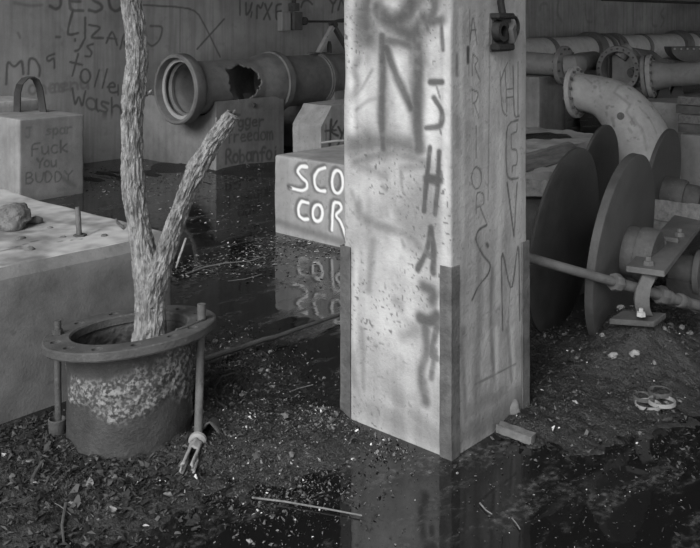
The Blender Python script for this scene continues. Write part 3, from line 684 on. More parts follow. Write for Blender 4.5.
for k, (a, b, c_) in enumerate([((124, 228), (118, 223), (116, 219)), ((186, 238), (179, 258), (176, 268)), ((146, 95), (150, 92), (152, 90)), ((217, 128), (217, 121), (216, 118)), ((228, 122), (233, 114), (235, 110))]):
    m = MB(); dd = d0-(.0 if k in (0, 2) else .17)
    m.tube([PD(*a, dd-.02), PD(*b, dd-.05), PD(*c_, dd-.06)], [.008, .006, .003] if k != 1 else [.004, .004, .003], 8); make('twig', m, 'bark', tree)

# ================================================================== BACK ROW OF PEDESTALS, LEFT PIPE
Zp = .74; Yp = 7.28
t1 = text('J', 26, 138, 5, 10, -.1, 1.2, 1.8, .5, .8) + text('spar', 46, 135, 6, 9, -.1, 1.15, 1.8, .6, .8)
t1 += text('Fuck', 32, 156, 8, 13, -.13, 1.18, 1.7, .85, .6) + text('You', 37, 168, 6, 10, -.08, 1.15, 1.9, .85, .6) + text('BUDDY', 26, 183, 8, 10.5, -.05, 1.2, 1.6, .85, .6)
t1 += [L_([(62, 178), (75, 186)], 5, 1, .5), L_([(58, 190), (80, 188)], 4, 1, .3), L_([(28, 202), (80, 194)], 8, 1, .4)]
block('concrete_pedestal', 3.80, 4.43, 7.30, 8.0, -.15, .73, 'block_grey', .012, .005, .06, {'-y': t1}, .010, seed=21, chip=.2,
      label='concrete block with a rude message scrawled on its face, at far left', cat='block')
block('concrete_pedestal', 3.0, 4.38, 8.02, 8.62, -.15, .83, 'block', .012, .008, .05, seed=22, chip=.5,
      label='rough low concrete block against the wall behind the scrawled block, far left', cat='block')
# bent strap
def strap(name, pts, wdir, wd, th, material, parent=None, **kw):
    P = np.asarray(pts, float); T = np.gradient(P, axis=0); T /= np.linalg.norm(T, axis=1)[:, None]; W = np.asarray(wdir, float); W = W/np.linalg.norm(W)
    V = []; fs = []
    for p_, t_ in zip(P, T):
        n_ = np.cross(t_, W); n_ /= np.linalg.norm(n_)
        V += [p_-W*wd/2-n_*th/2, p_+W*wd/2-n_*th/2, p_+W*wd/2+n_*th/2, p_-W*wd/2+n_*th/2]
    m_ = len(P)
    for i in range(m_-1):
        for j in range(4): fs.append((i*4+j, i*4+(j+1) % 4, (i+1)*4+(j+1) % 4, (i+1)*4+j))
    fs += [(3, 2, 1, 0), tuple((m_-1)*4+k for k in range(4))]
    mb = MB(); mb.add(V, fs); return make(name, mb, material, parent, smooth=40, **kw)
sp_ = [(17, 102), (17.5, 93), (20, 84), (25, 78.5), (31, 77), (36, 80), (39.5, 88), (41.5, 100), (43.5, 114)]
pts = [PY(a, b, 7.75) for a, b in sp_]; pts[-1][2] = .72; pts[0] = PY(17, 104, 7.95); pts[1] = PY(17.5, 93, 7.9); pts[0][2] = .72
strap('bent_strap', pts, (.25, -1, 0), .085, .012, 'iron_dark', label='dark bent steel strap arching over the far left blocks', cat='strap')

# pedestals under the pipe, with a saddle cut for it
AXY, AXZ, PRr = 7.575, .873, .300
def saddle_pedestal(x0, x1, label, strokes, seed, y1=8.6):
    mb = MB(); r0 = PRr+.004
    th = np.linspace(math.acos(-(AXZ-Zp)/r0)-math.pi/2, 0, 2)
    hw = math.sqrt(r0**2-(AXZ-Zp)**2)
    sadd = [(AXY-r0*math.cos(t), AXZ-r0*math.sin(t)) for t in np.linspace(math.asin((AXZ-Zp)/r0), math.pi-math.asin((AXZ-Zp)/r0), 18)]
    prof = [(Yp, -.15), (Yp, Zp)] + ([] if AXY-hw < Yp+.002 else []) + sadd + [(y1, Zp), (y1, -.15)]
    # end faces as strips down from the top line
    top = [(Yp, Zp)]+sadd+[(y1, Zp)]
    for X, fl_ in ((x0, 1), (x1, 0)):
        V = []; fs = []; NZ = 16
        for (yy, zz) in top:
            for k in range(NZ+1): V.append((X, yy, -.15+(zz+.15)*k/NZ))
        for i in range(len(top)-1):
            for k in range(NZ): fs.append((i*(NZ+1)+k, (i+1)*(NZ+1)+k, (i+1)*(NZ+1)+k+1, i*(NZ+1)+k+1))
        mb.add(V, fs)
    V = []; fs = []
    for X in (x0, x1):
        for (yy, zz) in top: V.append((X, yy, zz))
    k = len(top)
    fs = [(i, i+1, i+1+k, i+k) for i in range(k-1)]; mb.add(V, fs)
    mb.add([(x0, y1, -.15), (x1, y1, -.15), (x1, y1, Zp), (x0, y1, Zp)], [(0, 1, 2, 3)])
    face_grid(mb, np.linspace(x0, x1, max(4, int((x1-x0)/(.010 if strokes else .1)))), np.linspace(-.15, Zp, 90 if strokes else 6), lambda Q: np.c_[Q[:, 0], np.full(len(Q), Yp), Q[:, 1]],
              strokes=strokes, plane=(lambda a, b: PY(a, b, Yp)[[0, 2]], lambda a, b: Yp/ray(a, b)[1]/FPX))
    o = make('concrete_pedestal', mb, 'block_grey', smooth=0, fixn=False, label=label, cat='block')
    bm = bmesh.new(); bm.from_mesh(o.data); bmesh.ops.remove_doubles(bm, verts=bm.verts, dist=.0005); bmesh.ops.recalc_face_normals(bm, faces=bm.faces); bm.to_mesh(o.data); bm.free()
    return o
t2 = text('gger', 238, 127, 6, 10.5, -.06, 1.15, 2.2, .85, .7, jit=.05) + [L_([(229, 118), (233, 114), (240, 115)], 2.6, .8, .7)]
t2 += text('freedom', 227, 143, 5.8, 12, -.09, 1.15, 2., .8, .7, jit=.05) + text('Robanfoi', 226, 164, 6, 13.5, -.1, 1.12, 2.5, .85, .8, jit=.06)
t2 += [L_([(250, 106), (254, 104), (257, 107)], 5, 1, .5)]
saddle_pedestal(5.98, 6.96, 'tall concrete block with three lines of writing under the left end of the big pipe', t2, 1)
saddle_pedestal(7.81, 8.75, 'concrete block under the big pipe, half hidden behind the chamfered block', None, 2)

# the big broken pipe
bp = thing('broken_pipe', 'big cast iron pipe with an open flared end and a ragged hole in its side', 'pipe', (7.3, AXY, AXZ-PRr))
x_end = 9.0
def ringv(x, r, n=96): th = np.arange(n)*2*math.pi/n; return np.c_[np.full(n, x), AXY-r*np.cos(th), AXZ+r*np.sin(th)]
prof = [(5.80, .296), (6.0, .284), (6.15, .283)] + [(6.15+.0125*k, .283) for k in range(1, 45)] + [(6.72, .286), (6.78, .30), (6.84, .325), (6.9, .338), (7.0, .342), (7.01, .362), (7.09, .362), (7.10, .345), (7.14, .306), (7.3, .30), (7.76, .30), (7.77, .312), (7.86, .312), (7.87, .30), (8.3, .30), (x_end, .30)]
n = 96; V = np.concatenate([ringv(x, r, n) for x, r in prof]); fs = []
edge = fbm(np.c_[np.arange(400)*.23, np.zeros(400), np.zeros(400)], 3, 6)
for i in range(len(prof)-1):
    for j in range(n):
        xm = (prof[i][0]+prof[i+1][0])/2; th = (j+.5)*2*math.pi/n; th = th if th < math.pi else th-2*math.pi
        u = (xm-6.40)/.225; vv = (th-.20)/.80; ang = math.atan2(vv, u)
        rad = math.hypot(u, vv)*(1+.14*edge[int((ang+4)*40) % 400]+(.09*math.sin(ang*7) if vv > 0 else .02*math.sin(9*ang)))
        if rad > 1: fs.append((i*n+j, i*n+(j+1) % n, (i+1)*n+(j+1) % n, (i+1)*n+j))
m = MB(); m.add(V, fs); body = make('body', m, 'pipe_dark', bp, smooth=40); sm = body.modifiers.new('wall', 'SOLIDIFY'); sm.thickness = .018; sm.offset = -1
m = MB(); m.lathe((5.66, AXY, AXZ), (1, 0, 0), [(0, .332), (0, .36), (.015, .374), (.12, .374), (.15, .35), (.19, .305), (.19, .265), (.16, .265), (.15, .325), (.02, .325)], 96); make('flared_end', m, 'pipe_dark', bp, smooth=40, label='thick flared rim of the open pipe end')
m = MB(); m.lathe((5.74, AXY, AXZ), (1, 0, 0), [(0, .285), (0, .326), (.02, .326), (.02, .285)], 80); make('gasket_ring', m, 'pipe_pale', bp)
m = MB(); m.lathe((7.79, AXY, AXZ), (1, 0, 0), [(0, .31), (0, .326), (.05, .326), (.05, .31)], 80); make('band', m, 'pipe_dark', bp)
m = MB(); m.lathe((x_end-.06, AXY, AXZ), (1, 0, 0), [(0, .29), (0, .38), (.06, .38), (.06, .02), (.045, .02), (.045, .29)], 64); make('end_flange', m, 'pipe_dark', bp)
m = MB(); a = PY(254, 105, Yp-.01); m.box(a, (.018, 0, 0), (0, .018, 0), (0, 0, .022)); make('lug', m, 'rust', bp, bevel=.006)

# inverted V bracket standing on the pipe
top_z = AXZ+.312
vb = thing('a_frame_bracket', 'inverted V bracket of flat steel bars standing on the big pipe', 'bracket', (8.08, AXY, top_z))
m = MB(); m.box((7.83, AXY, top_z+.006), (.14, 0, 0), (0, .07, 0), (0, 0, .008)); make('foot_plate', m, 'iron_mid', vb, bevel=.003)
apex = np.array([8.10, AXY, 1.535])
def flatbar(a, b, wdir, wd, th): 
    a = np.asarray(a, float); b = np.asarray(b, float); return [a+(b-a)*k/4 for k in range(5)]
strap('leg', flatbar((7.83, AXY, top_z+.01), apex, 0, 0, 0), (0, 1, 0), .06, .045, 'pipe_pale', vb, label='bar of the bracket coloured pale as if lit')  # light on this leg is put into its paler material
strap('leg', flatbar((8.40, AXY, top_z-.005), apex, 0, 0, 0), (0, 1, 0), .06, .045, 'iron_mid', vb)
m = MB(); m.lathe((8.10, AXY-.05, 1.54), (0, 1, 0), [(0, .0), (0, .035), (.1, .035), (.1, 0)], 16, closed=False); make('pivot', m, 'iron_dark', vb)
strap('brace', [(8.0, AXY-.02, 1.555), (8.2, AXY-.02, 1.60), (8.45, AXY-.02, 1.62), (8.7, AXY-.02, 1.62)], (0, 1, 0), .03, .03, 'iron_dark', vb)
m = MB(); m.tube([(8.05, AXY+.02, top_z), (8.05, AXY+.02, top_z+.10), (8.05, AXY+.02, top_z+.15)], [.03, .03, .018], 12); make('peg', m, 'iron_dark', vb)

# switch boxes and conduit on the wall
wbx = thing('wall_switch_box', 'cluster of old switch boxes with conduit on the back wall above the pipe', 'switch box', PY(289, 18, WY))
m = MB(); plate(m, 277, 286, 12, 31, 0, .10, WY); make('box', m, 'wall', wbx, bevel=.008)
m = MB(); plate(m, 287, 296, 12, 30, 0, .14, WY); make('box', m, 'iron_mid', wbx, bevel=.01)
m = MB(); plate(m, 288, 294, 3, 11, 0, .12, WY); make('box', m, 'iron_mid', wbx, bevel=.01)
m = MB(); a = PY(299, 21, WY); m.lathe((a[0], WY-.01, a[2]), (0, -1, 0), [(0, 0), (0, .06), (.12, .055), (.13, 0)], 18, closed=False); make('knob', m, 'iron_dark', wbx)
m = MB(); a = PY(302, 21.5, WY); m.tube([(a[0], WY-.03, a[2]), (a[0]+1.8, WY-.03, a[2])], .016, 10); make('conduit', m, 'iron_dark', wbx)
m = MB(); a = PY(292, 3, WY); m.tube([(a[0], WY-.04, a[2]), (a[0], WY-.04, a[2]+1.2)], .03, 10); make('conduit', m, 'iron_dark', wbx)

# ---- block with white painted letters
def outl(pl, w1=7.5, w2=3.6): return [L_([(a-1.3, b-1.0) for a, b in pl], w1, .45, .72)], [L_(pl, w2, .45, .95, 'over')]
S1 = [(307, 167), (301, 166), (297, 171), (301, 177), (307, 182), (307, 188), (302, 191), (291, 188)]
C1 = [(325, 168), (318, 170), (314, 178), (315, 187), (320, 191), (325, 191)]
O1 = arc(337.5, 182, 5.5, 11.5, 0, 360, 16)
C2 = [(308, 203), (301, 201), (298, 208), (299, 216), (304, 220), (308, 219)]
O2 = arc(317.5, 213, 5, 8.5, 0, 360, 14)
R2 = [(332, 230), (333, 202), (340, 203), (342, 209), (335, 215), (341, 222), (347, 240)]
T1 = [(350, 172), (362, 175)]; T1b = [(356, 174), (356, 200)]; E2 = [(362, 209), (354, 208), (354, 232), (362, 234)]
da, pa = [], []
for pl in (S1, C1, O1, C2, O2, R2, T1, T1b, E2):
    a, b = outl(pl); da += a; pa += b
sco = da+pa+[L_([(277, 222), (310, 232), (345, 243)], 7, .9, .5), L_([(288, 186), (291, 188)], 3, .5, .9)]
block('concrete_block', 4.578, 5.55, 3.9, 4.89, -.15, .582, 'block', .014, .005, .05, {'-x': sco}, .0065, seed=31, chip=.15,
      label='concrete block with big white painted letters, in the water left of the pillar', cat='block')

# ---- chamfered block behind
def poly_block(name, prof, y0, y1, material, strokes=None, **kw):
    """prof in (x, z); extruded along y, front face gridded for paint"""
    mb = MB(); p3 = [(a, y0, b) for a, b in prof]; mb.prism(p3, (0, y1-y0, 0))
    o = make(name, mb, material, smooth=0, bevel=0, fixn=True, **kw); me = o.data
    bm = bmesh.new(); bm.from_mesh(me)
    bmesh.ops.triangulate(bm, faces=bm.faces); 
    for it in range(6):
        es = [e for e in bm.edges if e.calc_length() > (.02 if strokes else .08)]
        if not es: break
        bmesh.ops.subdivide_edges(bm, edges=es, cuts=1, use_grid_fill=True); bmesh.ops.triangulate(bm, faces=bm.faces)
    V = np.array([v.co[:] for v in bm.verts]); nz = fbm(V*6, 4, 55)
    bm.normal_update()
    for v, q in zip(bm.verts, nz): v.co += v.normal*float(q)*.014
    bm.to_mesh(me); bm.free()
    if strokes:
        V = np.array([v.co[:] for v in me.vertices])
        at = field(V[:, [0, 2]], strokes, lambda a, b: PY(a, b, y0)[[0, 2]], lambda a, b: y0/ray(a, b)[1]/FPX)
        front = (V[:, 1] < y0+.03)
        for k in at:
            x = me.attributes.new(k, 'FLOAT', 'POINT'); x.data.foreach_set('value', (at[k]*front).astype(np.float32))
    me.polygons.foreach_set('use_smooth', [True]*len(me.polygons)); me.set_sharp_from_angle(angle=math.radians(28))
    return o
ky = [L_([(331, 120), (330, 145)], 3.6, .4, 1), L_([(337, 121), (330, 132), (338, 136)], 2.4, .4, 1), L_([(325, 131), (336, 130)], 2, .4, .9), L_([(338, 127), (342, 134)], 2.6, .4, 1), L_([(345, 126), (341, 138), (337, 148)], 2.6, .4, 1), L_([(326, 124), (326, 140)], 1.2, .5, .7)]
poly_block('chamfered_block', [(6.345, -.15), (7.25, -.15), (7.25, .60), (7.12, .745), (6.50, .735), (6.345, .535)], 6.10, 6.50, 'block', ky,
           label='pale concrete block with chamfered top corners behind the white lettered block', cat='block')
m = MB(); a = PD(320, 149.5, 7.25); b = PD(349, 140.5, 7.35); a[2] = max(a[2], .59)
m.tube([a, (a+b)/2+np.array([0, 0, .006]), b], .010, 8)
make('thin_rod', m, 'pipe_pale', label='thin pale rod lying across the top of the white lettered block', cat='rod')

# ================================================================== RIGHT: discs, rods, rubble
nd = np.array([.14, -.99, -.115]); nd /= np.linalg.norm(nd); dv3 = np.array([.99, .14, 0]); dv3 /= np.linalg.norm(dv3)
def iron_disc(c, r, z, th_, label, hubs):
    t = thing('iron_disc', label, 'disc', (c[0], c[1], 0), 'iron discs in the machinery'); o = np.array([*c, z])
    m = MB(); m.lathe(o+nd*th_/2, -nd, [(0, 0.0), (0, r*.985), (.004, r), (th_-.004, r), (th_, r*.985), (th_, 0)], 96, closed=False)
    make('plate', m, 'iron_dark', t, smooth=30)
    for s0, s1, rr, nm in hubs:
        m = MB(); m.lathe(o+nd*s0, nd, [(0, 0), (0, rr*.97), (.01, rr), (s1-s0-.012, rr), (s1-s0, rr*.94), (s1-s0, 0)], 40, closed=False); make(nm, m, 'rust', t, smooth=35)
    return t
A = (4.125, 2.222); B = (4.18, 1.938)
iron_disc(A, .478, .47, .02, 'large dark iron disc nearest the pillar', [(-.40, -.01, .145, 'hub')])
iron_disc(B, .478, .46, .045, 'large dark iron disc with a thick lit rim, behind the long rod', [(.022, .085, .125, 'hub'), (.085, .17, .135, 'collar')])
Dd = (5.877, 2.446); Cc = (5.811, 2.88)
iron_disc(Cc, .44, .425, .022, 'dark iron disc farther back, overlapping the foot of the pale elbow on its left', [(-.25, -.011, .12, 'hub')])
iron_disc(Dd, .44, .425, .03, 'dark iron disc farther back at the right, in front of the elbow', [(.015, .16, .12, 'hub'), (.16, .26, .10, 'collar')])

# long rod with couplings
ra = PD(519, 255, 3.80); rb_ = PD(712, 309.5, 4.30); rb_ = ra+(rb_-ra)*1.45
rod = thing('coupled_rod', 'long iron rod with couplings passing in front of the nearest discs', 'rod', (rb_[0], rb_[1], 0))
dr = (rb_-ra)/np.linalg.norm(rb_-ra); Lr = np.linalg.norm(rb_-ra)
m = MB(); m.tube([ra, ra+dr*Lr*.35], .0215, 20); m2 = MB(); m2.tube([ra+dr*Lr*.35, rb_], .025, 20)
make('shaft', m, 'iron_mid', rod); make('shaft', m2, 'iron_mid', rod)
def along(pxv):
    best = min(np.linspace(0, Lr, 400), key=lambda s: abs(proj(ra+dr*s)[0]-pxv)); return ra+dr*best
for pxv, rr, ww in ((616, .041, .04), (661, .044, .045), (666.5, .034, .05), (680, .034, .03), (684, .029, .05)):
    c = along(pxv); m = MB(); m.lathe(c-dr*ww/2, dr, [(0, .015), (0, rr*.94), (ww*.15, rr), (ww*.85, rr), (ww, rr*.94), (ww, .015)], 20 if rr < .04 else 8); make('coupling', m, 'iron_mid' if rr > .03 else 'steel', rod, smooth=30)
# bearing stand
pc = along(643)
st = thing('bearing_stand', 'iron bearing stand holding the rod, with a flat bar bolted on top', 'stand', (pc[0], pc[1], .15))
pz = .468
n0 = PZ(645, 269, pz); f0 = PZ(694, 212, pz); pd = (f0-n0); Lp = np.linalg.norm(pd); pd /= Lp; pn = np.array([-pd[1], pd[0], 0])
m = MB(); mid = (n0+f0)/2; m.box(mid+np.array([0, 0, -.012]), pd*Lp/2, pn*.085, (0, 0, .014)); make('flat_bar', m, 'iron_mid', st, bevel=.003, label='long flat steel bar bolted to the stand')
for s, q in ((.05, 0), (.36, .02), (.52, -.03)):
    c = n0+pd*Lp*s+pn*q; m = MB(); m.lathe((c[0], c[1], pz+.002), (0, 0, 1), [(0, 0), (0, .026), (.02, .024), (.022, .013), (.04, .012), (.041, 0)], 6 if s < .2 else 8, closed=False); make('nut', m, 'iron_mid', st)
m = MB(); c = n0+pd*Lp*.42; m.box((c[0], c[1], pz+.014), pn*.05+pd*.01, pd*.018, (0, 0, .012)); make('clip', m, 'iron_mid', st, bevel=.003)
bs = pc+dr*0; camdir = -np.array([F[0]+.33*R[0], F[1]+.33*R[1], 0]); camdir /= np.linalg.norm(camdir)
sp3 = [(643, 279), (645, 281), (642, 288), (640, 298), (640.5, 308), (645, 314), (651, 314)]
dS = proj(pc)[2]-.05
bar_pts = [PD(649, 275, dS), PD(647, 280, dS-.01), PD(643, 288, dS-.02), PD(641.5, 298, dS-.025), PD(642, 307, dS-.02), PD(645, 314, dS)]
strap('post', bar_pts, right3, .066, .020, 'iron_mid', st)
m = MB(); c = PD(636, 318, dS+.05); 
base_c = PD(638, 316, dS+.02); m.box(base_c-np.array([0, 0, .012]), right3*.095+fwd3*-.02, fwd3*.06+right3*.05, (0, 0, .013)); make('foot_plate', m, 'rust', st, bevel=.003)
m = MB(); c = PD(641, 316, dS-.05); m.lathe(c, (0, 0, 1), [(0, 0), (0, .022), (.018, .02), (.02, .011), (.035, .01), (.036, 0)], 6, closed=False); make('nut', m, 'pipe_pale', st)
# second shaft end to the right
a = PD(672, 268, 4.9); b = PD(720, 276, 4.75); sh = thing('shaft_end', 'thick dark shaft end with a flange at the right edge behind the flat bar', 'shaft', (b[0], b[1], 0)); ax = (b-a)/np.linalg.norm(b-a)
m = MB(); m.tube([a, b], .085, 28); make('shaft', m, 'iron_mid', sh)
m = MB(); c = PD(698, 273, 4.8); m.lathe(c, ax, [(0, .06), (0, .125), (.03, .125), (.03, .06)], 32); make('flange', m, 'iron_mid', sh)
m = MB(); c = PD(690, 280, 4.85); m.box((c[0], c[1], .09), (.1, 0, 0), (0, .1, 0), (0, 0, .1)); make('cradle', m, 'iron_dark', sh, bevel=.01)
# loose timbers
def plank(a, b, wdir, wd, th, material='wood', label='', cat='plank', name='plank', seed=0, rag=.03):
    a, b = np.asarray(a, float), np.asarray(b, float); T = b-a; L = np.linalg.norm(T); T /= L
    W = np.asarray(wdir, float); W = W-T*W.dot(T); W /= np.linalg.norm(W); Nn = np.cross(T, W); rr = random.Random(seed)
    V = []; K = 8; N = 12
    for i in range(N+1):
        for (p_, q_) in ((-1, -1), (-.33, -1), (.33, -1), (1, -1), (1, 1), (.33, 1), (-.33, 1), (-1, 1)):
            s = i/N*L
            if i in (0, N): s += rr.uniform(-rag, rag)
            V.append(a+T*s+W*wd/2*p_*(1+rr.uniform(-.05, .05))+Nn*th/2*q_*(1+rr.uniform(-.12, .12)))
    fs = [(i*K+j, i*K+(j+1) % K, (i+1)*K+(j+1) % K, (i+1)*K+j) for i in range(N) for j in range(K)]
    fs += [(0, 1, 6, 7), (1, 2, 5, 6), (2, 3, 4, 5)]+[tuple(N*K+k for k in q) for q in ((0, 1, 6, 7), (1, 2, 5, 6), (2, 3, 4, 5))]
    mb = MB(); mb.add(V, fs); return make(name, mb, material, smooth=30, label=label, cat=cat)
plank(PD(643, 209, 5.35), PD(712, 218, 4.95), (0.3, .2, 1), .13, .05, 'wood', 'split weathered timber lying behind the flat bar', seed=1)
plank(PD(643, 222, 5.3), PD(690, 232, 5.0), (0, 0, 1), .06, .05, 'wood', 'short dark timber end beneath the split timber', seed=2)

# broken ledge between pillar and discs
def slabpoly(name, top, th, material, label, cat, amp=.012, seed=0, cut=.05):
    """top: 3D polygon of the upper face; thickness downward"""
    mb = MB(); mb.prism([np.asarray(p_) for p_ in top], (0, 0, -th)); o = make(name, mb, material, smooth=0, label=label, cat=cat); me = o.data
    bm = bmesh.new(); bm.from_mesh(me); bmesh.ops.triangulate(bm, faces=bm.faces)
    for it in range(5):
        es = [e for e in bm.edges if e.calc_length() > cut]
        if not es: break
        bmesh.ops.subdivide_edges(bm, edges=es, cuts=1); bmesh.ops.triangulate(bm, faces=bm.faces)
    V = np.array([v.co[:] for v in bm.verts]); nz = fbm(V*7, 4, seed); bm.normal_update()
    for v, q in zip(bm.verts, nz): v.co += v.normal*float(q)*amp
    bm.to_mesh(me); bm.free(); me.polygons.foreach_set('use_smooth', [True]*len(me.polygons)); me.set_sharp_from_angle(angle=math.radians(35))
    return o
lz = .68
slabpoly('broken_ledge', [PZ(505, 161, lz), PZ(560, 147, lz), PZ(592, 141, lz), PZ(603, 136, lz), PZ(560, 129, lz), PZ(505, 126, lz)], .10, 'block', 'broken concrete ledge with a pale top between the pillar and the discs', 'ledge', .03, 4)
a = PZ(535, 140, lz); rock('rubble_lump', (a[0]+.1, a[1]+.05, lz-.03), (.30, .12, .05), 'mud', 14, flat=.3, label='dark flat heap of dirt lying on the broken ledge', cat='rubble', rot=-.6)
block('ledge_support', *sorted((PZ(545, 128, .68)[0]-.3, PZ(545, 128, .68)[0]+.55)), *sorted((PZ(545, 128, .68)[1]-.2, PZ(545, 128, .68)[1]+.6)), -.15, .57, 'block_grey', .012, .006, .08, seed=61, label='grey concrete support under the broken ledge', cat='block')
plank(PD(516, 166, 5.6), PD(572, 149, 6.1), (0, 0, 1), .10, .06, 'wood', 'broken angled timber propped under the ledge', seed=3, rag=.06)
slabpoly('concrete_chunk', [PD(526, 176, 5.3), PD(548, 172, 5.4), PD(566, 172, 5.6), PD(560, 164, 5.9), PD(540, 165, 5.9)], .10, 'block', 'pale broken concrete chunk below the ledge beside the nearest disc', 'rubble', .02, 6)
plank(PD(508, 184, 5.0), PD(560, 189, 4.9), (.5, .3, 1), .07, .05, 'wood', 'upper of two grey timbers beside the pillar, left of the nearest disc', seed=4)
plank(PD(508, 193, 4.95), PD(560, 194, 4.8), (.5, .3, 1), .05, .05, 'wood', 'lower of two grey timbers beside the pillar, left of the nearest disc', seed=5)
c = PD(540, 215, 5.1); block('timber_cribbing', c[0]-.25, c[0]+.3, c[1]-.15, c[1]+.5, -.15, .50, 'iron_dark', .02, .01, .06, seed=77, label='dark cribbing block under the timbers behind the nearest disc', cat='block')

# ================================================================== RIGHT BACK: pedestals, valve, elbow, wall pipe
block('concrete_pedestal', 8.43, 8.98, 4.85, 6.3, -.15, .985, 'block_grey', .012, .005, .08, seed=41, label='tall concrete pedestal right beside the pillar, under the flanged pipe end', cat='block')
# spigot pipe towards the camera
fp = thing('flanged_pipe', 'short pipe with a bolted flange on the tall pedestal, right of the pillar', 'pipe', (8.7, 5.2, 1.0))
zc = 1.115; m = MB(); m.tube([(8.70, 6.9, zc+.05), (8.70, 6.0, zc+.03), (8.70, 5.1, zc), (8.70, 4.72, zc-.01)], [.16, .15, .125, .12], 36); make('body', m, 'pipe', fp)
def bolted_flange(parent, c, ax, R0, R1, th, nb, material='pipe', br=.014, name='flange', both=True):
    ax = np.asarray(ax, float); ax /= np.linalg.norm(ax); m = MB(); m.lathe(np.asarray(c)-ax*th/2, ax, [(0, R0), (0, R1*.97), (th*.15, R1), (th*.85, R1), (th, R1*.97), (th, R0)], 48)
    fl = make(name, m, material, parent, smooth=35)
    up = np.array([0, 0, 1.]); A_ = np.cross(ax, up); A_ /= np.linalg.norm(A_); B_ = np.cross(ax, A_)
    base = MB(); base.lathe((0, 0, 0), ax, [(0, 0), (0, br), (.02, br), (.02, 0)], 6, closed=False)
    m0 = None
    for k in range(nb):
        t_ = (k+.5)*2*math.pi/nb; p_ = np.asarray(c)+(R1*.86)*(math.cos(t_)*A_+math.sin(t_)*B_)
        for sgn in ((-1, 1) if both else (-1,)):
            mm = MB(); mm.lathe(p_+sgn*ax*(th/2-.002), ax*sgn, [(0, 0), (0, br), (.022, br*.95), (.022, 0)], 6, closed=False)
            make('bolt_head', mm, 'iron_mid', fl, smooth=30)
    return fl
bolted_flange(fp, (8.70, 4.70, zc-.01), (0, -1, 0), .08, .215, .05, 12)
m = MB(); m.tube([(8.70, 4.70, zc-.01), (8.73, 4.62, zc-.005), (8.82, 4.61, zc), (9.0, 4.70, zc+.01), (9.25, 4.78, zc+.01), (9.6, 4.80, zc+.01)], [.115, .115, .11, .105, .105, .11], 32); make('neck', m, 'pipe', fp)

# valve casing with an open round cover
vc = PD(617.5, 69, 9.8); vx, vy, vz = vc
va = thing('valve_casing', 'old valve casing with a round bolted opening facing the pillar side', 'valve', (vx+.3, vy, 0))
m = MB(); m.lathe((vx, vy, vz), (1, 0, 0), [(0, .195), (0, .252), (.03, .26), (.06, .252), (.07, .225), (.40, .215), (.40, .0), (.18, .0), (.18, .195)], 64); make('casing', m, 'pipe', va, smooth=35)
m = MB(); m.lathe((vx+.16, vy, vz), (1, 0, 0), [(0, 0), (0, .19), (.012, .19), (.012, 0)], 48, closed=False); make('inner_plate', m, 'pipe', va)
bo_ = PX(629, 73, vx+.06); m = MB(); m.lathe((vx+.16, bo_[1], bo_[2]), (-1, 0, 0), [(0, 0), (0, .062), (.03, .058), (.03, .035), (.05, .03), (.05, 0)], 20, closed=False); make('boss', m, 'iron_mid', va)
pv = PX(607, 66, vx+.05); m = MB(); m.box((vx+.12, pv[1], pv[2]), (.035, 0, 0), (0, .012, 0), (0, 0, .17)); make('flap_edge', m, 'iron_dark', va, bevel=.004)
for k in range(20):
    t_ = k*2*math.pi/20; mm = MB(); mm.lathe((vx-.002, vy+.224*math.cos(t_), vz+.224*math.sin(t_)), (-1, 0, 0), [(0, 0), (0, .012), (.012, .011), (.012, 0)], 6, closed=False); make('bolt_head', mm, 'iron_mid', va, smooth=30)
m = MB(); c0 = np.array([vx+.25, vy, vz+.02]); c1 = PD(664, 76, 10.6)
m.tube([c0, c0*.5+c1*.5+np.array([0, 0, .05]), c1], [.22, .20, .15], 32); make('neck', m, 'pipe', va)
m = MB(); e = PD(626, 47, 9.9); m.tube([e+np.array([-.04, .05, -.12]), e+np.array([0, 0, -.03]), e+np.array([.03, -.02, 0])], [.07, .075, .06], 16); make('vent_stub', m, 'pipe', va)
m = MB(); m.box((vx+.25, vy, vz/2-.16), (.12, 0, 0), (0, .16, 0), (0, 0, vz/2-.02)); make('foot', m, 'pipe', va, bevel=.02)

# bolted pipe to the right
bpp = thing('bolted_pipe', 'flanged pipe on ribbed feet at the right edge, beyond the pale elbow', 'pipe', (10.3, 3.9, 0))
g0 = PD(651, 76, 9.6); g1 = PD(724, 72, 9.25); g1 = g0+(g1-g0)*2.2; gax = (g1-g0); gl = np.linalg.norm(gax); gax /= gl
m = MB(); m.tube([g0, g0+gax*.2, g1], [.17, .125, .125], 36); make('body', m, 'pipe', bpp)
bolted_flange(bpp, g0, gax, .10, .235, .05, 14, 'pipe_pale', .016); bolted_flange(bpp, g0-gax*.055, gax, .10, .23, .045, 14, 'pipe', .014)
for pxr in (663, 676):
    c = PD(pxr, 84, 9.6); m = MB(); m.prism([c+np.array([-.05, .05, -.16]), c+np.array([.07, -.07, -.16]), c+np.array([.02, -.02, .10])], np.array([R[1], -R[0], 0])*-.03+fwd3*.05); make('rib', m, 'iron_dark', bpp, smooth=0)
m = MB(); hc = PD(690, 47, 9.7); th = np.linspace(math.pi, 2*math.pi, 20); m.prism([hc+.165*(math.cos(t)*right3*1.25+math.sin(t)*np.array([0, 0, 1.])) for t in th], fwd3*.22); make('saddle', m, 'iron_mid', bpp, smooth=30, label='dark half round saddle with a flat top')
for k in range(6):
    q = hc+right3*(.165*1.05*(-1+2*k/5))-fwd3*.01+np.array([0, 0, -.02]); m = MB(); m.lathe(q, -fwd3, [(0, 0), (0, .012), (.015, .011), (.015, 0)], 6, closed=False); make('bolt_head', m, 'pipe_pale', bpp)

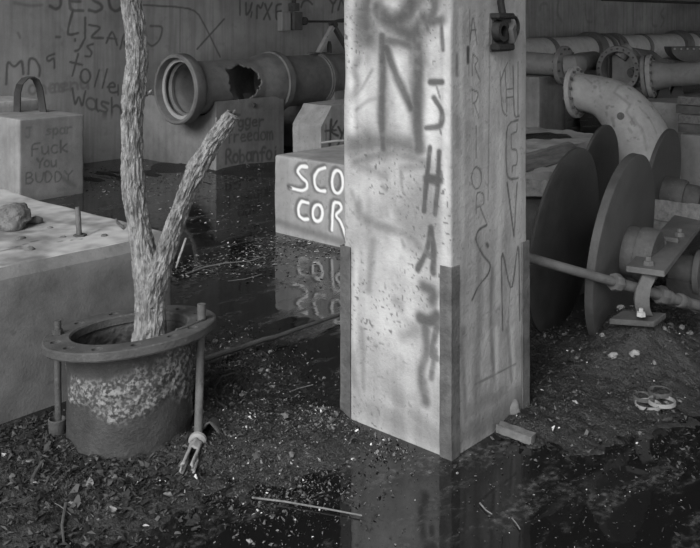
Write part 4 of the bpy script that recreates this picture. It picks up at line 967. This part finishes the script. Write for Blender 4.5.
# pedestals at the right edge
c = PD(655, 93, 9.6); pz1 = c[2]
q1 = PD(648, 94, 9.2); block('concrete_pedestal', q1[0], q1[0]+2.2, q1[1]-1.6, q1[1]+.15, -.15, pz1-.055, 'block', .015, .008, .07, seed=51, chip=.3, label='pale concrete bed under the flanged pipe at the right edge', cat='block')
q2 = PD(683, 110, 8.3)
for k in range(4):
    zz = .55+.085*k; j = random.uniform(-.03, .03)
    block('timber_baulk', q2[0]+j, q2[0]+.58+j, q2[1]-.9, q2[1]+.06+j, zz, zz+.08, 'wood' if k % 2 else 'iron_mid', .008, .006, .06, seed=90+k,
          label=['lowest', 'second lowest', 'second highest', 'topmost'][k]+' dark baulk in the stack at the right edge', cat='baulk', group='stacked baulks', faces='-x -y +z -z +x +y')
q3 = PD(690, 128, 8.1); block('concrete_block', q3[0], q3[0]+.75, q3[1]-1.0, q3[1]+.1, -.15, .55, 'block_grey', .015, .008, .06, seed=53, label='grey concrete block under the stacked baulks at the right edge', cat='block')
q4 = PD(668, 140, 8.0); 
# pale elbow
el = thing('pipe_elbow', 'large pale pipe elbow bending down behind the iron discs', 'pipe elbow', (7.38, 3.38, 0))
e0 = PD(576, 92, 8.0); e3 = PD(645, 212, 7.55)
ctrl = [e0, e0+np.array([.02, -.22, .015]), PD(619, 102, 7.85), PD(641, 132, 7.72), PD(650, 170, 7.62), PD(651, 212, 7.56)]
ctrl[-1][2] = -.08
cp = np.array(ctrl); rads = [.165, .175, .215, .245, .255, .255]
sdl = np.r_[0, np.cumsum(np.linalg.norm(np.diff(cp, axis=0), axis=1))]; qq = np.linspace(0, sdl[-1], 90)
path = np.stack([np.interp(qq, sdl, cp[:, k]) for k in range(3)], 1); rr2 = np.interp(qq, sdl, rads)
for it in range(14):
    path[1:-1] = path[1:-1]*.4+.3*(path[:-2]+path[2:]); 
for it in range(200):
    path[2:-2] = path[2:-2]*.5+.25*(path[1:-3]+path[3:-1])
mb = MB(); n = 120; mb.tube(path, rr2, n, cap=False)
V = mb.verts(); ss = np.repeat(qq, n)
P2 = np.array([proj(v)[:2] for v in V]); depth = np.array([proj(v)[2] for v in V]); cdep = np.repeat(np.array([proj(v)[2] for v in path]), n)
ang = np.tile(np.arange(n)*2*math.pi/n, len(path))
# scrawled wavy line laid out along the pipe (distance along, angle round)
facing = np.array([math.atan2(0, 1)])
def elbow_uv(pxx, pyy):
    k = np.where(depth < cdep)[0]; i = k[np.argmin((P2[k, 0]-pxx)**2+(P2[k, 1]-pyy)**2)]; return ss[i], ang[i]
def dist_line(pts, wd):
    uv = [elbow_uv(*p_) for p_ in pts]; D = np.full(len(V), 9.); rloc = np.repeat(rr2, n)
    for (s0, a0), (s1, a1) in zip(uv[:-1], uv[1:]):
        da_ = (a1-a0+math.pi) % (2*math.pi)-math.pi
        for f_ in np.linspace(0, 1, 10):
            s_, a_ = s0+(s1-s0)*f_, a0+da_*f_
            dd_ = np.hypot(ss-s_, ((ang-a_+math.pi) % (2*math.pi)-math.pi)*rloc); D = np.minimum(D, dd_)
    return sstep(1.4-D/wd)
darkp = np.zeros(len(V))
for pts_, wd in (([(626, 84), (618, 86), (614, 92), (622, 98), (630, 104), (626, 112), (632, 120), (642, 128), (646, 150)], .012), ([(585, 78), (592, 84), (598, 80), (600, 92)], .009), ([(640, 108), (648, 118), (656, 132)], .009), ([(612, 118), (614, 126)], .02), ([(632, 118), (636, 124)], .018), ([(628, 128), (632, 132)], .012), ([(606, 112), (607, 116)], .012), ([(600, 96), (601, 98)], .010)):
    darkp = np.maximum(darkp, dist_line(pts_, wd)*.45)
mb.attr['dark'] = [darkp]; make('body', mb, 'pipe_pale', el, smooth=60, fixn=False)
tax = path[1]-path[0]; bolted_flange(el, path[0], tax, .13, .235, .045, 14, 'pipe_pale', .014)
kk = np.where(depth < cdep)[0]; i = kk[np.argmin((P2[kk, 0]-620)**2+(P2[kk, 1]-116)**2)]; nb_ = V[i]-path[i//n]; nb_ /= np.linalg.norm(nb_)
m = MB(); m.lathe(V[i]-nb_*.005, nb_, [(0, 0), (0, .034), (.016, .03), (.018, .016), (.03, .014), (.031, 0)], 16, closed=False); make('plug', m, 'iron_mid', el)

# wall pipe
wpz, wpy, wpr = 1.008, 8.16, .272
wpp = thing('wall_pipe', 'long pale pipe with ring joints running along the far wall on the right', 'pipe', (18, wpy, wpz-wpr))
def ax_at(pxv): return float(PY(pxv, 50, wpy)[0])
xs0 = 9.7; m = MB(); m.tube([(xs0, wpy, wpz), (20, wpy, wpz), (33.5, wpy, wpz)], wpr, 56); make('body', m, 'wall_pipe', wpp)
for pxv, dr_, ww in ((545, .015, .16), (590, .085, .3), (603, .05, .12), (609, .05, .12), (614, .05, .12), (640, .02, .16), (677, .085, .4), (692, .05, .2), (697, .05, .2), (702, .05, .2)):
    m = MB(); X = ax_at(pxv); m.lathe((X-ww/2, wpy, wpz), (1, 0, 0), [(0, wpr-.01), (0, wpr+dr_*.9), (ww*.2, wpr+dr_), (ww*.8, wpr+dr_), (ww, wpr+dr_*.9), (ww, wpr-.01)], 56); make('ring_joint', m, 'pipe', wpp)
for X, nm in ((11.2, 'nearer'), (17.0, 'middle'), (24.0, 'farthest')):
    block('pipe_support', X-.4, X+.4, wpy-.35, wpy+.45, -.15, wpz-wpr+.01, 'block_grey', .01, .004, .1, seed=int(X), label=nm+' concrete support under the long pale wall pipe', cat='block', group='supports under the wall pipe')

# ================================================================== GROUND DEBRIS
def gz(p): return max(0., float(ground_h(np.array([p[0]]), np.array([p[1]]))[0]))
# pole lying across the water
a = PZ(200, 364, .03); b = PZ(340, 317, .02); K = 12
pts = [a+(b-a)*k/K+np.array([random.uniform(-.006, .006), random.uniform(-.006, .006), .012+random.uniform(-.003, .003)]) for k in range(K+1)]
m = MB(); m.tube(pts, [.014-.005*k/K for k in range(K+1)], 10); make('long_pole', m, 'rust', label='long muddy pole lying across the puddle from the iron stub to the pillar', cat='pole')
def stick(pl, r0, r1, label, name='stick', material='wood', lift=.006, n=7, cat='stick'):
    P = np.array([PZ(x_, y_, 0) for x_, y_ in pl]); P[:, 2] = [gz(p_)+lift for p_ in P]
    m = MB(); m.tube(P, np.linspace(r0, r1, len(P))*.5, n); return make(name, m, material, label=label, cat=cat)
stick([(252, 500), (285, 504), (325, 511), (362, 518)], .007, .005, 'thin straight twig floating in front of the pillar', lift=.008)
stick([(226, 418), (218, 410), (214, 398), (222, 386), (240, 380)], .009, .006, 'curved dark root beside the right flange bolt', material='rust')
stick([(186, 275), (205, 268), (225, 264), (250, 262), (268, 256)], .013, .006, 'crooked pale stick lying in the water behind the tree')
stick([(262, 275), (245, 280), (228, 282)], .006, .004, 'small pale twig in the water behind the crooked stick')
stick([(290, 395), (298, 390), (313, 386)], .006, .004, 'short thin twig floating left of the pillar')
stick([(480, 505), (486, 512), (492, 516)], .006, .004, 'little pale twig floating at the right of the pillar reflection')
stick([(512, 520), (517, 526), (520, 531)], .004, .004, 'tiny forked straw floating at the bottom centre right')
stick([(32, 492), (36, 482), (42, 475)], .014, .010, 'dark blunt stick poking from the mud at lower left', material='rust', lift=.02)
stick([(64, 545), (62, 530), (66, 510)], .008, .012, 'dark wet stick at the bottom left corner', material='rust')
stick([(30, 500), (60, 512), (80, 525)], .003, .002, 'thin straw lying in the mud at lower left')
stick([(230, 152), (238, 164), (250, 170)], .012, .006, 'thin branch in the water at the foot of the three line block')
stick([(258, 164), (272, 165), (283, 166)], .02, .015, 'short pale stick at the foot of the three line block')
stick([(200, 181), (205, 182), (212, 184)], .012, .012, 'small dark bolt shaped stick floating near the three line block', material='rust')
# scrap of sheet beside the split tube
m = MB(); c = PZ(212, 435, .02); g = gz(c)
V = []; 
for i in range(7):
    for j in range(5):
        u, v = i/6-.5, j/4-.5; V.append(c+right3*u*.09+fwd3*v*.12+np.array([0, 0, g-.02+.035*math.cos(u*4)-.03*v+random.uniform(-.006, .006)]))
m.add(V, [(i*5+j, (i+1)*5+j, (i+1)*5+j+1, i*5+j+1) for i in range(6) for j in range(4)]); o = make('scrap_sheet', m, 'rust', label='crumpled dark scrap of sheet beside the splintered bolt end', cat='scrap'); o.modifiers.new('t', 'SOLIDIFY').thickness = .006
# chunks at the pillar foot
a = PZ(500, 427, .03); b = PZ(532, 436, .03)
plank((a[0], a[1], .03), (b[0], b[1], .02), (-b[1]+a[1], b[0]-a[0], 0), .045, .03, 'stone', 'short pale stick of concrete lying at the pillar foot', cat='rubble', name='concrete_sliver', seed=8, rag=.01)
rock('stone', PZ(514, 420, .0), (.03, .03, .05), 'stone', 33, label='small pale stone against the right foot of the pillar', cat='stone')
# two rusted rings in the mud
for k, (x_, y_, r_) in enumerate([(648, 408, .052), (662, 407, .055), (644, 402, .045), (660, 399, .05)]):
    c = PZ(x_, y_, 0); g = gz(c); m = MB(); m.lathe((c[0], c[1], g+.004), (0, .04, 1), [(0, r_-.005), (0, r_+.001), (.014, r_), (.015, r_-.004)], 28)
    make('tin_ring', m, 'pipe' if k < 2 else 'rust', label=['leftmost front', 'rightmost front', 'leftmost rear', 'rightmost rear'][k]+' rusted tin ring in the mud at right', cat='ring', group='tin rings in the mud')
# individual stones
stones = [(634, 378, 12, 1), (614, 378, 11, 1), (602, 365, 8, 1), (621, 356, 10, 1), (594, 356, 8, 0), (603, 346, 7, 0), (632, 358, 6, 0), (645, 360, 8, 0), (655, 367, 9, 0), (664, 366, 8, 0), (576, 412, 7, 1), (613, 415, 7, 1), (560, 416, 5, 0), (587, 376, 6, 0), (597, 380, 7, 0), (577, 371, 6, 0), (572, 367, 6, 0),
          (545, 346, 7, 0), (552, 348, 6, 0), (579, 340, 6, 0), (566, 345, 8, 0), (654, 383, 7, 0), (686, 375, 7, 0), (667, 405, 7, 1), (680, 404, 6, 0), (615, 430, 6, 0), (600, 440, 6, 0), (640, 433, 8, 0), (527, 414, 5, 0), (541, 416, 5, 0), (681, 346, 9, 0), (670, 342, 8, 0), (660, 350, 7, 0), (690, 352, 8, 0),
          (71, 510, 9, 1), (112, 515, 11, 1), (82, 508, 8, 0), (90, 492, 12, 0), (55, 462, 9, 0), (14, 511, 9, 0), (60, 452, 8, 0), (99, 522, 5, 0), (46, 516, 7, 0), (130, 478, 8, 0), (148, 470, 7, 0), (115, 482, 9, 0), (120, 455, 7, 0), (168, 498, 12, 0), (30, 470, 8, 0), (95, 470, 7, 0), (105, 500, 7, 0), (12, 480, 9, 0), (70, 490, 8, 0),
          (256, 395, 9, 1), (262, 372, 8, 1), (266, 382, 7, 0), (272, 392, 7, 1), (247, 430, 7, 0), (285, 432, 9, 0), (299, 443, 6, 0), (322, 425, 9, 0), (331, 432, 8, 0), (316, 436, 7, 0), (336, 424, 8, 0), (352, 440, 6, 0), (382, 452, 6, 1), (410, 460, 7, 0), (405, 458, 6, 0), (457, 473, 6, 1), (250, 541, 8, 1), (303, 495, 6, 0), (320, 464, 7, 0), (292, 466, 9, 0), (243, 404, 8, 0), (236, 395, 7, 0), (232, 412, 7, 0),
          (252, 350, 7, 0), (240, 362, 8, 0), (270, 352, 6, 1), (228, 348, 7, 0), (228, 374, 7, 0), (285, 400, 6, 0), (310, 409, 6, 1), (300, 410, 6, 0), (344, 435, 6, 0), (205, 350, 7, 0), (215, 342, 8, 0)]
zones = {'r': 'grey stone in the wet mud in front of the iron discs', 'l': 'grey stone in the litter in front of the iron pipe stub', 'c': 'grey stone in the litter between the iron stub and the pillar'}
for k, (x_, y_, w_, p_) in enumerate(stones):
    z_ = 'r' if x_ > 500 else ('l' if x_ < 190 else 'c')
    c = PZ(x_, y_, 0); g = gz(c); d_ = proj(c)[2]; s_ = w_*d_/FPX*.5*.85
    rock('stone', (c[0], c[1], g-.006), (s_*random.uniform(.9, 1.2), s_*random.uniform(.7, 1), s_*random.uniform(.5, .85)), 'pale_stone' if p_ else 'stone', 100+k, sub=1 if w_ < 8 else 2, rot=random.uniform(0, 3), sharp=.95, smooth=12,
         label=('pale ' if p_ else 'small ')+zones[z_], cat='stone', group=('pale ' if p_ else '')+{'r': 'stones by the discs', 'l': 'stones by the pipe stub', 'c': 'stones left of the pillar'}[z_])

# litter: leaves, chips and gravel nobody could count
def litter(name, centres, count, smin, smax, label, seed, flat=.35, tones=(.02, .30), bright=.06, float_=False):
    r_ = np.random.default_rng(seed); V = []; fs = []; tone = []; k = 0
    cw = np.array([c[3] for c in centres], float); cw /= cw.sum()
    pick = r_.choice(len(centres), count, p=cw)
    cs = np.array([PZ(c[0], c[1], 0) for c in centres])
    xy = cs[pick][:, :2]+r_.normal(size=(count, 2))*np.array([centres[q][2] for q in pick])[:, None]*.6
    inpil = (xy[:, 0] > px0-.015) & (xy[:, 0] < px0+pw+.015) & (xy[:, 1] > py0-.015) & (xy[:, 1] < py0+pw+.015)
    indr = np.hypot(xy[:, 0]-dcx, xy[:, 1]-dcy) < .25
    insl = (xy[:, 0] < sx+.02) & (xy[:, 1] > sy-.02)
    insc = (xy[:, 0] > 4.55) & (xy[:, 0] < 5.6) & (xy[:, 1] > 3.87) & (xy[:, 1] < 4.92)
    xy = xy[~(inpil | indr | insl | insc)]
    hz_ = np.maximum(ground_h(xy[:, 0], xy[:, 1]), 0)
    for (x_, y_), z_ in zip(xy, hz_):
        s_ = smin+(smax-smin)*r_.random()**2.5; n_ = r_.integers(4, 7); th_ = np.sort(r_.random(n_)*2*math.pi); el_ = r_.uniform(.35, 1)
        tilt_ = r_.normal(size=2)*flat; ro = r_.random()*6.28
        base = len(V)
        for t_ in th_:
            a_, b_ = s_*math.cos(t_), s_*el_*math.sin(t_); a2 = a_*math.cos(ro)-b_*math.sin(ro); b2 = a_*math.sin(ro)+b_*math.cos(ro)
            V.append((x_+a2, y_+b2, z_+.003+max(-.002, a2*tilt_[0]+b2*tilt_[1])))
        V.append((x_, y_, z_+.004+s_*r_.uniform(.1, .5)*flat*2))
        fs += [(base+i, base+(i+1) % n_, base+n_) for i in range(n_)]
        tv = r_.uniform(.35, .6) if r_.random() < bright else tones[0]+(tones[1]-tones[0])*r_.random()**2.2
        tone += [tv]*(n_+1)
    mb = MB(); mb.add(V, fs, tone=tone); return make(name, mb, 'litter', smooth=0, fixn=False, label=label, cat='litter', kind='stuff')
litter('leaf_litter', [(40, 460, .35, 3), (90, 480, .35, 4), (140, 480, .3, 3), (30, 510, .4, 3), (110, 520, .4, 2), (60, 440, .25, 2), (15, 440, .2, 1.5)], 6000, .003, .018, 'dark leaf litter and chips in front of the iron stub', 1, bright=.004, tones=(.008, .075), flat=.6)
litter('gravel_litter', [(225, 400, .3, 4), (245, 430, .3, 5), (260, 385, .25, 3), (235, 365, .25, 3), (285, 445, .25, 3), (325, 430, .13, 4), (265, 470, .25, 3), (300, 490, .22, 2.5), (380, 447, .15, 1.4), (215, 350, .3, 2), (270, 500, .25, 2), (240, 345, .3, 1.5), (210, 470, .25, 1)], 10000, .002, .0095, 'pale gravel and chips between the iron stub and the pillar', 2, bright=.03, tones=(.012, .14), flat=.6)
litter('gravel_litter', [(545, 345, .4, 3), (590, 355, .4, 4), (640, 340, .35, 6), (680, 330, .35, 6), (620, 380, .4, 3), (680, 380, .4, 2.5), (580, 410, .4, 2.5), (540, 400, .3, 1.5), (640, 420, .4, 2), (600, 450, .4, 1.5), (665, 305, .3, 4), (530, 430, .15, 1)], 9000, .002, .012, 'dark wet gravel and chips around the iron discs', 3, bright=.012, tones=(.01, .08), flat=.6)
litter('floating_litter', [(560, 480, .4, 2), (620, 490, .45, 3), (540, 510, .3, 1.5), (640, 470, .4, 2), (500, 500, .3, .6), (440, 470, .2, 1), (560, 530, .3, 1.5), (650, 530, .35, 1), (400, 480, .3, .5), (400, 530, .3, .5)], 700, .002, .006, 'small specks floating on the water at lower right', 4, flat=.1, bright=.05, tones=(.02, .16))
litter('floating_litter', [(200, 268, .25, 3), (240, 262, .25, 3), (265, 255, .25, 2.5), (230, 200, .8, 3), (250, 175, .6, 3.5), (210, 170, .7, 3), (110, 185, .7, 3), (150, 175, .7, 3), (270, 245, .3, 2.5), (300, 243, .2, 3), (335, 250, .2, 3), (260, 225, .6, 2), (300, 275, .3, 1), (100, 180, .6, 3), (250, 170, .5, 3)], 5500, .003, .018, 'pale scum and specks floating on the water behind the tree', 5, flat=.15, bright=.08, tones=(.03, .22))
